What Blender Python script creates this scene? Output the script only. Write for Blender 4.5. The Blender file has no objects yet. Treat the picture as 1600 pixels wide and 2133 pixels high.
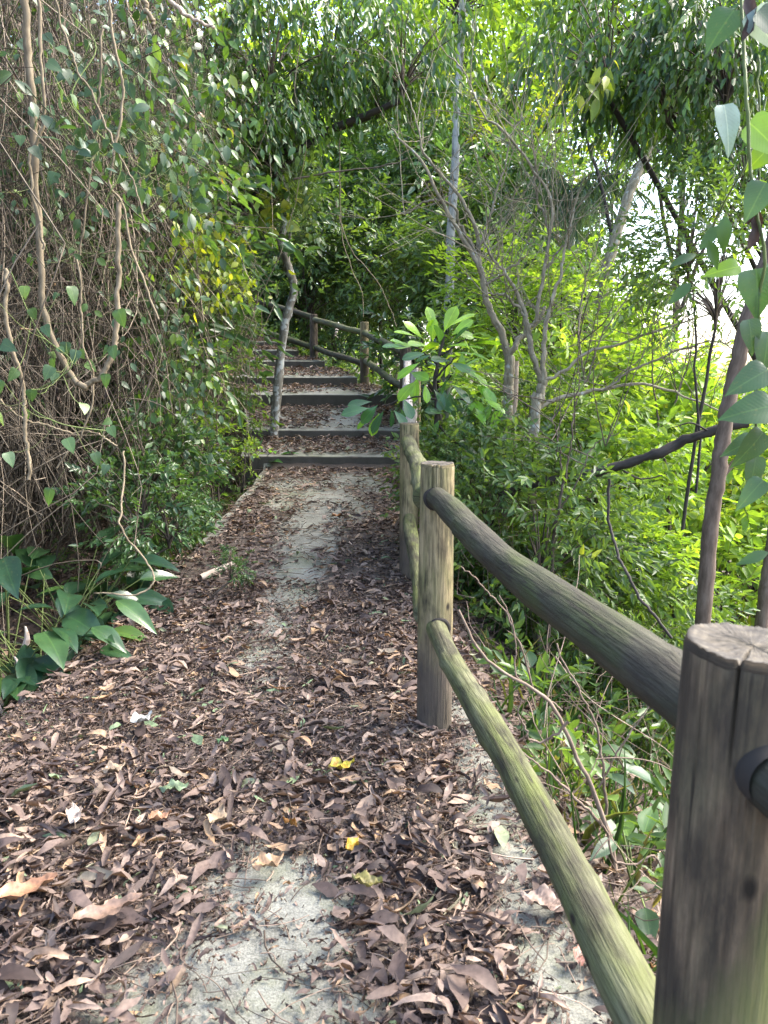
import bpy, math, random
import numpy as np
from mathutils import Vector, Quaternion

rad = math.radians
S = bpy.context.scene
COL = S.collection
rng = np.random.default_rng(7)
random.seed(7)

# ------------------------------------------------------------------ camera
CAM_H = 1.5
PITCH = rad(10.3)
F = 1600.0
CX, CY = 800.0, 1066.5
cam = bpy.data.cameras.new('camera')
cam.sensor_fit = 'HORIZONTAL'
cam.sensor_width = 36.0
cam.lens = 36.0
cam.clip_start = 0.05
cam.clip_end = 2000
cam.dof.use_dof = True
cam.dof.focus_distance = 7.0
cam.dof.aperture_fstop = 12.0
camo = bpy.data.objects.new('camera', cam)
camo.location = (0, 0, CAM_H)
camo.rotation_euler = (math.pi / 2 - PITCH, 0, 0)
COL.objects.link(camo)
S.camera = camo

# ------------------------------------------------------------------ world, sun, exposure
SUN_DIR = Vector((0.66, 0.22, 0.80)).normalized()
W = bpy.data.worlds.new('World')
S.world = W
W.use_nodes = True
nt = W.node_tree
bg = nt.nodes['Background']
sky = nt.nodes.new('ShaderNodeTexSky')
sky.sky_type = 'NISHITA'
sky.sun_disc = False
sky.sun_elevation = math.asin(SUN_DIR.z)
sky.sun_rotation = math.atan2(SUN_DIR.x, SUN_DIR.y)
sky.air_density = 1.0
sky.dust_density = 3.0
sky.ozone_density = 0.6
nt.links.new(sky.outputs[0], bg.inputs[0])
bg.inputs[1].default_value = 0.15
sun = bpy.data.lights.new('sun', 'SUN')
sun.energy = 1.3
sun.angle = rad(28)
sun.color = (1.0, 0.95, 0.85)
suno = bpy.data.objects.new('sun', sun)
suno.rotation_euler = (-SUN_DIR).to_track_quat('-Z', 'Y').to_euler()
suno.location = (8, 8, 20)
COL.objects.link(suno)
S.view_settings.view_transform = 'Standard'
S.view_settings.look = 'None'
S.view_settings.exposure = 2.8
S.view_settings.gamma = 1
S.render.engine = 'CYCLES'
cy = S.cycles
cy.max_bounces = 6
cy.diffuse_bounces = 4
cy.glossy_bounces = 2
cy.transmission_bounces = 4
cy.transparent_max_bounces = 4
cy.caustics_reflective = False
cy.caustics_refractive = False
cy.sample_clamp_indirect = 6.0

# ------------------------------------------------------------------ pixel rays of the 1600 x 2133 photograph, used to survey positions
cp, sp = math.cos(PITCH), math.sin(PITCH)
def ray(px, py):
    a = (px - CX) / F
    b = (CY - py) / F
    return np.array([a, cp + b * sp, -sp + b * cp])
def P(px, py, Y):
    d = ray(px, py)
    return np.array([0, 0, CAM_H]) + d * (Y / d[1])

# ------------------------------------------------------------------ survey of the path
SL = 0.10
Y0 = 4.8
def tdown(py):
    d = ray(800, py)
    return -d[2] / d[1]
def hit(py, z0, yy, s):
    t = tdown(py)
    return (CAM_H - z0 + s * yy) / (t + s)
# step front edges: (top y px, bottom y px, left px, right px)
STEP_PX = [(950, 977, 546, 836), (896, 914, 556, 834), (822, 848, 540, 827), (786, 805, 500, 744),
           (752, 769, 492, 676), (730, 745, 482, 622), (712, 724, 470, 580)]
steps = []
zc, yc = 0.0, Y0
for (pt, pb, pl, pr) in STEP_PX:
    yn = hit(pb, zc, yc, SL)
    zb = zc + SL * (yn - yc)
    zt = CAM_H - tdown(pt) * yn
    steps.append((yn, zb, zt, P(pl, pt, yn)[0], P(pr, pt, yn)[0]))
    zc, yc = zt, yn
PY = [-40, -6, Y0]
PZ = [0, 0, 0]
for (yn, zb, zt, xl_, xr_) in steps:
    PY += [yn - 0.005, yn + 0.005]
    PZ += [zb, zt]
PY += [yc + 1.2, 26, 60, 400]
PZ += [zc + 0.12, zc + 2.2, zc + 5, zc + 12]
def zp(y):
    return np.interp(y, PY, PZ)
def ground_px(px, py):
    d = ray(px, py)
    ys = np.linspace(0.4, 9.0, 3000)
    z = CAM_H + d[2] / d[1] * ys
    i = int(np.argmin(np.abs(z - zp(ys))))
    return np.array([d[0] / d[1] * ys[i], ys[i], z[i]])
_l = [ground_px(80, 1440), ground_px(360, 1190), ground_px(525, 1010)]
XLY = [-40, -6, 1.0] + [q[1] for q in _l] + [s[0] for s in steps] + [18, 26, 400]
XLX = [-1.95, -1.95, -1.9] + [q[0] for q in _l] + [s[3] for s in steps] + [-5.5, -9.0, -9.0]
_r = [ground_px(1290, 2133), ground_px(1050, 1600), ground_px(904, 1215)]
XRY = [-40, -6] + [q[1] for q in _r] + [s[0] for s in steps] + [18, 26, 400]
XRX = [0.62, 0.62] + [q[0] for q in _r] + [s[4] for s in steps] + [-3.2, -6.5, -6.5]
def xl(y): return np.interp(y, XLY, XLX)
def xr(y): return np.interp(y, XRY, XRX)
def sst(t):
    t = np.clip(t, 0, 1)
    return t * t * (3 - 2 * t)
_w = rng.uniform(-1, 1, (14, 2))
_f = rng.uniform(0.4, 3.2, 14)
_p = rng.uniform(0, 6.28, 14)
def nz(x, y, k=1.0):
    s = 0
    for i in range(14):
        s = s + np.sin((_w[i, 0] * x + _w[i, 1] * y) * _f[i] * k * 2 + _p[i])
    return s / 5.0
def ground(x, y):
    x = np.asarray(x, float); y = np.asarray(y, float)
    uL = xl(y) - x
    uR = x - xr(y)
    b = zp(y) - 0.16
    L = np.maximum(uL, 0)
    R = np.maximum(uR, 0)
    left = -0.16 * sst(L / 0.12) + 2.2 * sst((L - 1.2) / 2.0) + 0.22 * np.clip(L - 3.0, 0, 40)
    right = -0.80 * np.clip(R - 0.12, 0, 6.0) - 0.28 * np.clip(R - 6.0, 0, 40)
    n = 0.05 * nz(x, y) * sst((L + R) / 0.5)
    return b + left + right + n

# ------------------------------------------------------------------ mesh helpers
def quads_mesh(name, verts, quads, rnd=None, mats=(), midx=None, smooth=True, vec=None):
    me = bpy.data.meshes.new(name)
    verts = np.ascontiguousarray(verts, dtype=np.float32)
    quads = np.ascontiguousarray(quads, dtype=np.int32)
    n = len(quads)
    me.vertices.add(len(verts))
    me.vertices.foreach_set('co', verts.ravel())
    me.loops.add(n * 4)
    me.loops.foreach_set('vertex_index', quads.ravel())
    me.polygons.add(n)
    me.polygons.foreach_set('loop_start', np.arange(0, n * 4, 4, dtype=np.int32))
    me.polygons.foreach_set('loop_total', np.full(n, 4, dtype=np.int32))
    me.polygons.foreach_set('use_smooth', np.full(n, smooth, dtype=bool))
    for m in mats:
        me.materials.append(m)
    if midx is not None:
        me.polygons.foreach_set('material_index', np.ascontiguousarray(midx, dtype=np.int32))
    if rnd is not None:
        at = me.attributes.new('rnd', 'FLOAT', 'FACE')
        at.data.foreach_set('value', np.ascontiguousarray(rnd, dtype=np.float32))
    if vec is not None:
        at = me.attributes.new('grain', 'FLOAT_VECTOR', 'POINT')
        at.data.foreach_set('vector', np.ascontiguousarray(vec, dtype=np.float32).ravel())
    me.update(calc_edges=True)
    me.validate()
    return me

def tag(o, label=None, cat=None, group=None, kind=None):
    if label: o['label'] = label
    if cat: o['category'] = cat
    if group: o['group'] = group
    if kind: o['kind'] = kind
    return o

def empty(name, loc, label, cat, group=None):
    o = bpy.data.objects.new(name, None)
    o.empty_display_size = 0.1
    o.location = [float(v) for v in loc]
    COL.objects.link(o)
    return tag(o, label, cat, group)

def link(name, me, parent=None, loc=None, rot=None, scale=None):
    o = bpy.data.objects.new(name, me)
    COL.objects.link(o)
    if parent is not None: o.parent = parent
    if loc is not None: o.location = [float(v) for v in loc]
    if rot is not None: o.rotation_euler = rot
    if scale is not None: o.scale = scale
    return o

def build(name, data, mats, parent=None, origin=None, smooth=True):
    """data = dict(v, q, r, m, g); vertices are world coordinates, moved to the parent's origin."""
    v = np.asarray(data['v'], float)
    if parent is not None:
        org = parent
        off = np.zeros(3)
        while org is not None:
            off = off + np.array(org.location)
            org = org.parent
        v = v - off
    elif origin is not None:
        v = v - np.asarray(origin)
    me = quads_mesh(name, v, data['q'], data.get('r'), mats, data.get('m'), smooth, data.get('g'))
    return link(name, me, parent, loc=origin if parent is None else None)

def join(ds):
    ds = [d for d in ds if d is not None and len(d['v'])]
    out = {}
    offs = np.cumsum([0] + [len(d['v']) for d in ds])
    out['v'] = np.concatenate([d['v'] for d in ds])
    out['q'] = np.concatenate([d['q'] + o for d, o in zip(ds, offs)])
    for k in ('r', 'm', 'g'):
        if all(k in d for d in ds):
            out[k] = np.concatenate([d[k] for d in ds])
    return out

def norm(a):
    return a / np.maximum(np.linalg.norm(a, axis=-1, keepdims=True), 1e-9)

# ---- tubes: pts (N,K,3), radii (N,K) -> one quad soup
def tubes(pts, radii, sides=3, rnd=None):
    pts = np.asarray(pts, float); radii = np.asarray(radii, float)
    N, K, _ = pts.shape
    t = norm(np.gradient(pts, axis=1))
    ov = norm(pts[:, -1] - pts[:, 0] + 1e-6)
    ref = np.where(np.abs(ov[:, 2:3]) > 0.8, np.array([[1., 0.13, 0]]), np.array([[0.05, 0.1, 1.]]))
    n = norm(np.cross(t, np.repeat(ref[:, None, :], K, 1)))
    b = np.cross(t, n)
    th = np.arange(sides) / sides * 2 * math.pi
    ring = n[:, :, None, :] * np.cos(th)[None, None, :, None] + b[:, :, None, :] * np.sin(th)[None, None, :, None]
    v = pts[:, :, None, :] + ring * radii[:, :, None, None]
    seg = np.linalg.norm(np.diff(pts, axis=1), axis=2)
    s = np.concatenate([np.zeros((N, 1)), np.cumsum(seg, 1)], 1)
    g = np.empty_like(v)
    g[..., 0] = np.cos(th) * radii[:, :, None]
    g[..., 1] = np.sin(th) * radii[:, :, None]
    g[..., 2] = s[:, :, None] + np.arange(N)[:, None, None] * 3.7
    i = np.arange(K - 1)[:, None] * sides
    j = np.arange(sides)[None, :]
    j2 = (j + 1) % sides
    q = np.stack([i + j, i + j2, i + sides + j2, i + sides + j], -1).reshape(-1, 4)
    Q = (q[None] + (np.arange(N) * K * sides)[:, None, None]).reshape(-1, 4)
    if rnd is None: rnd = rng.random(N)
    return dict(v=v.reshape(-1, 3), q=Q, r=np.repeat(rnd, len(q)), g=g.reshape(-1, 3))

def smooth_path(pts, k=24):
    """Catmull-Rom through points, resampled to k."""
    p = np.asarray(pts, float)
    if len(p) == 2:
        return p[0] + (p[1] - p[0]) * np.linspace(0, 1, k)[:, None]
    p = np.concatenate([[2 * p[0] - p[1]], p, [2 * p[-1] - p[-2]]])
    n = len(p) - 3
    u = np.linspace(0, n - 1e-6, k)
    i = u.astype(int); f = (u - i)[:, None]
    a, b, c, d = p[i], p[i + 1], p[i + 2], p[i + 3]
    return 0.5 * (2 * b + (c - a) * f + (2 * a - 5 * b + 4 * c - d) * f ** 2 + (3 * b - a - 3 * c + d) * f ** 3)

def limb(pts, r0, r1, k=28, sides=8, rough=0.06, wob=0.0, rmid=None):
    c = smooth_path(pts, k)
    if wob:
        w = np.cumsum(rng.normal(0, wob, (k, 3)), 0)
        w = w - np.linspace(0, 1, k)[:, None] * w[-1]
        c = c + w
    rr = np.linspace(r0, r1, k) * (1 + rng.normal(0, rough, k))
    return tubes(c[None], rr[None], sides, np.array([rng.uniform(.6, .8)]))

# ---- leaves
LO = np.array([[0, 0, 0], [.3, -.5, .1], [.7, -.36, .04], [1, 0, -.12], [.7, .36, .04], [.3, .5, .1]])
LOQ = np.array([[0, 1, 2, 3], [0, 3, 4, 5]])
def hi_template(profile, fold=0.12, droop=0.25, wave=0.0):
    t = np.array([p[0] for p in profile]); w = np.array([p[1] for p in profile])
    v = []
    for k, (tt, ww) in enumerate(zip(t, w)):
        z = -droop * tt ** 2
        for y in (-1, -.5, 0, .5, 1):
            v.append((tt, y * ww, z + fold * abs(y) * ww * (1.0 if abs(y) < .9 else .8) + wave * math.sin(k * 2.1 + y * 2) * abs(y)))
    q = []
    for k in range(len(t) - 1):
        for j in range(4):
            q.append((k * 5 + j, k * 5 + j + 1, k * 5 + j + 6, k * 5 + j + 5))
    return np.array(v), np.array(q)
OVATE = [(0, .02), (.1, .24), (.25, .44), (.42, .5), (.6, .43), (.78, .27), (.9, .12), (1, .01)]
OBOV = [(0, .02), (.08, .04), (.14, .12), (.35, .33), (.6, .49), (.8, .46), (.92, .27), (1, .02)]
LANCE = [(0, .02), (.1, .2), (.25, .4), (.45, .5), (.65, .4), (.8, .22), (.92, .08), (1, .0)]
HEART = [(0, .3), (.06, .46), (.2, .52), (.4, .46), (.6, .34), (.78, .2), (.9, .08), (1, .0)]
T_OV = hi_template(OVATE); T_OB = hi_template(OBOV, .1, .2); T_LA = hi_template(LANCE, .15, .3); T_HE = hi_template(HEART, .12, .25, .02)
T_CAL = hi_template(OVATE, .22, .4, .012)
T_LO = (LO, LOQ)

def leaves(pos, d, n, L, Wd, tmpl=T_LO, rnd=None):
    pos = np.asarray(pos); N = len(pos)
    d = norm(d)
    b = norm(np.cross(n, d))
    n = np.cross(d, b)
    tv, tq = tmpl
    L = np.broadcast_to(np.asarray(L, float), (N,)); Wd = np.broadcast_to(np.asarray(Wd, float), (N,))
    v = (pos[:, None, :] + d[:, None, :] * (tv[None, :, 0] * L[:, None])[..., None]
         + b[:, None, :] * (tv[None, :, 1] * Wd[:, None])[..., None]
         + n[:, None, :] * (tv[None, :, 2] * L[:, None] * .8)[..., None])
    q = (tq[None] + (np.arange(N) * len(tv))[:, None, None]).reshape(-1, 4)
    if rnd is None: rnd = rng.random(N)
    g = np.empty((N, len(tv), 3)); g[..., 0] = tv[None, :, 0]; g[..., 1] = tv[None, :, 1]; g[..., 2] = np.asarray(rnd)[:, None] * 9
    return dict(v=v.reshape(-1, 3), q=q, r=np.repeat(rnd, len(tq)), g=g.reshape(-1, 3))

def sprays(p0, d0, length, k, L, Wd, droop=.3, spread=.9, up=.7, jit=.35, tmpl=T_LO, tint=.35, sag=.25, twig=None):
    """N twigs with k leaves each in two ranks."""
    N = len(p0)
    d0 = norm(d0)
    length = np.broadcast_to(np.asarray(length, float), (N,))
    upv = norm(np.array([0, 0, up]) + rng.normal(0, .45, (N, 3)))
    side = norm(np.cross(upv, d0))
    t = (np.arange(k) + .6) / k
    t = t[None] + rng.normal(0, .04, (N, k))
    pos = p0[:, None] + d0[:, None] * (t * length[:, None])[..., None]
    pos[..., 2] -= sag * length[:, None] * t ** 2
    sg = np.where(np.arange(k) % 2, 1., -1.)[None, :, None]
    fwd = (0.45 + .5 * t)[..., None]
    d = d0[:, None] * fwd + side[:, None] * sg * spread * (1.1 - .75 * t)[..., None]
    d[..., 2] -= droop
    d = d + rng.normal(0, jit * .6, d.shape)
    nn = upv[:, None] + rng.normal(0, jit, d.shape)
    Ls = L * rng.uniform(.65, 1.2, (N, k))
    base = rng.random((N, 1))
    r = np.clip(base * (1 - tint) + rng.random((N, k)) * tint, 0, 1)
    out = leaves(pos.reshape(-1, 3), d.reshape(-1, 3), nn.reshape(-1, 3), Ls.ravel(), (Ls * Wd / L).ravel(), tmpl, r.ravel())
    tw = None
    if twig:
        tt = np.linspace(0, 1, 4)
        c = p0[:, None] + d0[:, None] * (tt[None] * length[:, None])[..., None]
        c[..., 2] -= sag * length[:, None] * tt ** 2
        tw = tubes(c, np.full((N, 4), twig) * np.linspace(1, .4, 4), 3)
    return out, tw

# ------------------------------------------------------------------ materials
def mat(name):
    m = bpy.data.materials.new(name)
    m.use_nodes = True
    t = m.node_tree
    return m, t, t.nodes['Principled BSDF'], t.nodes['Material Output']
def nd(t, typ, **kw):
    n = t.nodes.new(typ)
    for k, v in kw.items():
        if k.startswith('_'):
            n.inputs[k[1:].replace('_', ' ')].default_value = v
        else:
            setattr(n, k, v)
    return n
def ramp(t, stops, interp='LINEAR'):
    n = t.nodes.new('ShaderNodeValToRGB')
    e = n.color_ramp.elements
    n.color_ramp.interpolation = interp
    while len(e) < len(stops): e.new(0.5)
    for el, (p, c) in zip(e, stops):
        el.position = p
        el.color = (c[0], c[1], c[2], 1) if not isinstance(c, (int, float)) else (c, c, c, 1)
    return n
def mixc(t, fac, a, b, mode='MIX'):
    n = t.nodes.new('ShaderNodeMix')
    n.data_type = 'RGBA'; n.blend_type = mode
    for sock, val in ((n.inputs[0], fac), (n.inputs[6], a), (n.inputs[7], b)):
        if hasattr(val, 'is_output'): t.links.new(val, sock)
        elif isinstance(val, (int, float)): sock.default_value = val
        else: sock.default_value = (*val, 1)
    return n.outputs[2]
def leafmat(name, cols, trans=.4, tcol=(1.6, 1.5, .5), rough=.38, spec=.5, veins=False, nscale=9.0):
    m, t, b, o = mat(name)
    a = nd(t, 'ShaderNodeAttribute', attribute_name='rnd')
    r = ramp(t, cols)
    t.links.new(a.outputs['Fac'], r.inputs[0])
    geo = nd(t, 'ShaderNodeNewGeometry')
    n = nd(t, 'ShaderNodeTexNoise', _Scale=nscale, _Detail=3.0)
    t.links.new(geo.outputs['Position'], n.inputs['Vector'])
    nr = ramp(t, [(.35, .78), (.7, 1.2)])
    t.links.new(n.outputs[0], nr.inputs[0])
    c = mixc(t, 1.0, r.outputs[0], nr.outputs[0], 'MULTIPLY')
    if veins:
        gr = nd(t, 'ShaderNodeAttribute', attribute_name='grain')
        sx = nd(t, 'ShaderNodeSeparateXYZ'); t.links.new(gr.outputs['Vector'], sx.inputs[0])
        ab = nd(t, 'ShaderNodeMath', operation='ABSOLUTE'); t.links.new(sx.outputs[1], ab.inputs[0])
        sk = nd(t, 'ShaderNodeMath', operation='MULTIPLY_ADD'); sk.inputs[1].default_value = -.55
        t.links.new(ab.outputs[0], sk.inputs[0]); t.links.new(sx.outputs[0], sk.inputs[2])
        ml = nd(t, 'ShaderNodeMath', operation='MULTIPLY'); ml.inputs[1].default_value = 75.; t.links.new(sk.outputs[0], ml.inputs[0])
        sn = nd(t, 'ShaderNodeMath', operation='SINE'); t.links.new(ml.outputs[0], sn.inputs[0])
        rv = ramp(t, [(.85, 0.), (1., .09)]); t.links.new(sn.outputs[0], rv.inputs[0])
        rm = ramp(t, [(.008, .75), (.03, 0.)]); t.links.new(ab.outputs[0], rm.inputs[0])
        mxv = nd(t, 'ShaderNodeMath', operation='MAXIMUM'); t.links.new(rv.outputs[0], mxv.inputs[0]); t.links.new(rm.outputs[0], mxv.inputs[1])
        c = mixc(t, mxv.outputs[0], c, mixc(t, 1.0, c, (1.8, 1.6, 1.4), 'MULTIPLY'))
        bl = nd(t, 'ShaderNodeTexNoise', _Scale=14., _Detail=4.); t.links.new(gr.outputs['Vector'], bl.inputs['Vector'])
        rb = ramp(t, [(.6, 0.), (.72, .35)]); t.links.new(bl.outputs[0], rb.inputs[0])
        c = mixc(t, rb.outputs[0], c, (.13, .13, .04))
        bm = nd(t, 'ShaderNodeBump', _Strength=.04, _Distance=.002); t.links.new(sn.outputs[0], bm.inputs['Height']); t.links.new(bm.outputs[0], b.inputs['Normal'])
    t.links.new(c, b.inputs['Base Color'])
    b.inputs['Roughness'].default_value = rough
    b.inputs['Specular IOR Level'].default_value = spec
    tr = nd(t, 'ShaderNodeBsdfTranslucent')
    tc = mixc(t, 1.0, c, tcol, 'MULTIPLY')
    t.links.new(tc, tr.inputs[0])
    mx = nd(t, 'ShaderNodeMixShader')
    mx.inputs[0].default_value = trans
    t.links.new(b.outputs[0], mx.inputs[1]); t.links.new(tr.outputs[0], mx.inputs[2])
    t.links.new(mx.outputs[0], o.inputs[0])
    return m
M = {}
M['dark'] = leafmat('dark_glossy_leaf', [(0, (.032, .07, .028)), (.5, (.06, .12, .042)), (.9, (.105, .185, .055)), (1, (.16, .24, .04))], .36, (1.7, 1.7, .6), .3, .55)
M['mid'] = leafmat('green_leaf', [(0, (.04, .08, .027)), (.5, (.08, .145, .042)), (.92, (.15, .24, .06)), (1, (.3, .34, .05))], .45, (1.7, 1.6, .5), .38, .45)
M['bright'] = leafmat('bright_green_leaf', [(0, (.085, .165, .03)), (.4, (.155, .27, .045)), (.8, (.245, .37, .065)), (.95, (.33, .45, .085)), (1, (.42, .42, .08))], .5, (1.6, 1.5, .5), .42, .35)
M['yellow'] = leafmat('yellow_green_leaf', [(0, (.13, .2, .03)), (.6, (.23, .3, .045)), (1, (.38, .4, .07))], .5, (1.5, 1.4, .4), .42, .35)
M['hang'] = leafmat('hanging_leaf', [(0, (.024, .06, .016)), (.5, (.045, .1, .022)), (.9, (.1, .19, .034)), (.985, (.2, .24, .04)), (1, (.3, .14, .06))], .36, (1.7, 1.6, .45), .36, .5)
M['vine'] = leafmat('climber_leaf', [(0, (.028, .06, .03)), (.5, (.045, .092, .04)), (.85, (.075, .145, .045)), (1, (.17, .26, .05))], .36, (1.6, 1.6, .5), .42, .5, veins=True)
M['broad'] = leafmat('broad_leaf', [(0, (.012, .036, .02)), (.5, (.022, .058, .026)), (.85, (.045, .1, .032)), (1, (.1, .18, .036))], .28, (1.6, 1.7, .5), .28, .6, veins=True)
M['ficus'] = leafmat('sapling_leaf', [(0, (.035, .095, .04)), (.35, (.06, .15, .045)), (.6, (.16, .33, .04)), (1, (.28, .46, .05))], .42, (1.7, 1.6, .45), .26, .6, veins=True)
M['pale'] = leafmat('pale_leaf_underside', [(0, (.25, .34, .3)), (1, (.36, .44, .4))], .3, (1.2, 1.2, .9), .6, .2, veins=True)
M['bigbright'] = leafmat('bright_big_leaf', [(0, (.08, .17, .03)), (1, (.2, .36, .04))], .45, (1.7, 1.5, .45), .4, .4, veins=True)
M['bigdark'] = leafmat('dark_big_leaf', [(0, (.025, .065, .022)), (1, (.07, .15, .035))], .35, (1.7, 1.6, .5), .38, .5, veins=True)
M['palm'] = leafmat('palm_leaflet', [(0, (.07, .12, .06)), (1, (.17, .24, .12))], .4, (1.3, 1.3, .7), .4, .5)
M['grass'] = leafmat('grass_blade', [(0, (.03, .07, .022)), (.6, (.06, .12, .032)), (1, (.22, .19, .08))], .4, (1.5, 1.5, .5), .5, .3)
M['litter'] = leafmat('dry_leaf', [(0, (0.030, 0.021, 0.019)), (.22, (0.066, 0.047, 0.040)), (.5, (0.118, 0.084, 0.070)), (.72, (0.186, 0.135, 0.107)), (.88, (0.257, 0.197, 0.158)), (.945, (0.309, 0.197, 0.107)), (.975, (.22, .175, .135)), (.99, (0.144, 0.197, 0.107))], .12, (1.4, 1.1, .7), .62, .25, nscale=70.)

def stemmat(name, cols, scale=30., bump=.4, rough=.8, lichen=None):
    m, t, b, o = mat(name)
    a = nd(t, 'ShaderNodeAttribute', attribute_name='grain')
    mp = nd(t, 'ShaderNodeMapping'); mp.inputs['Scale'].default_value = (1, 1, .25)
    t.links.new(a.outputs['Vector'], mp.inputs['Vector'])
    n = nd(t, 'ShaderNodeTexNoise', _Scale=scale, _Detail=4.0, _Roughness=.65)
    t.links.new(mp.outputs[0], n.inputs['Vector'])
    r = ramp(t, cols); t.links.new(n.outputs[0], r.inputs[0])
    c = r.outputs[0]
    if lichen:
        n2 = nd(t, 'ShaderNodeTexNoise', _Scale=lichen[2], _Detail=3.0)
        t.links.new(a.outputs['Vector'], n2.inputs['Vector'])
        r2 = ramp(t, [(lichen[1], 0.), (lichen[1] + .08, 1.)]); t.links.new(n2.outputs[0], r2.inputs[0])
        c = mixc(t, r2.outputs[0], c, lichen[0])
    ra = nd(t, 'ShaderNodeAttribute', attribute_name='rnd')
    rr = ramp(t, [(0, .2), (.6, .65), (.9, 1.2), (1, 1.9)]); t.links.new(ra.outputs['Fac'], rr.inputs[0])
    c = mixc(t, 1.0, c, rr.outputs[0], 'MULTIPLY')
    t.links.new(c, b.inputs['Base Color'])
    b.inputs['Roughness'].default_value = rough
    b.inputs['Specular IOR Level'].default_value = .25
    bm = nd(t, 'ShaderNodeBump', _Strength=bump, _Distance=.01)
    t.links.new(n.outputs[0], bm.inputs['Height']); t.links.new(bm.outputs[0], b.inputs['Normal'])
    return m
M['bark'] = stemmat('brown_bark', [(.3, (.06, .045, .032)), (.55, (.13, .1, .075)), (.75, (.21, .17, .13))])
M['darkbark'] = stemmat('dark_bark', [(.3, (.022, .018, .015)), (.6, (.06, .05, .042)), (.8, (.11, .095, .08))])
M['palebark'] = stemmat('pale_bark', [(.22, (.06, .055, .045)), (.3, (.22, .21, .18)), (.5, (.42, .41, .38)), (.75, (.56, .56, .53))], 22., .25, .8, ((.13, .13, .1), .58, 13.))
M['mottled'] = stemmat('mottled_bark', [(.3, (.09, .075, .055)), (.5, (.27, .24, .19)), (.72, (.4, .37, .3))], 26., .5, .85, ((.6, .6, .55), .5, 14.))
M['greybark'] = stemmat('grey_bark', [(.3, (.1, .085, .055)), (.5, (.24, .205, .14)), (.75, (.38, .335, .24))], 35., .3, .8, ((.34, .35, .31), .6, 20.))
M['redbark'] = stemmat('reddish_bark', [(.3, (.075, .052, .036)), (.5, (.14, .1, .072)), (.75, (.21, .16, .12))], 30., .4)
M['tangle'] = stemmat('dry_vine_bark', [(.3, (.085, .067, .048)), (.55, (.185, .15, .11)), (.75, (.31, .26, .195))], 60., .1)
M['liana'] = stemmat('pale_vine_bark', [(.3, (.13, .1, .062)), (.55, (.25, .2, .13)), (.75, (.35, .29, .2))], 50., .3)
M['twig'] = stemmat('dry_twig', [(.3, (.12, .085, .06)), (.6, (.27, .2, .15)), (.8, (.36, .29, .22))], 60., .1)
M['greenstem'] = stemmat('green_stem', [(.3, (.07, .09, .03)), (.6, (.13, .17, .05)), (.8, (.2, .24, .08))], 50., .1, .6)
M['straw'] = stemmat('bleached_straw', [(.3, (.36, .27, .2)), (.6, (.52, .42, .33)), (.8, (.62, .54, .46))], 60., .2)

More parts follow.
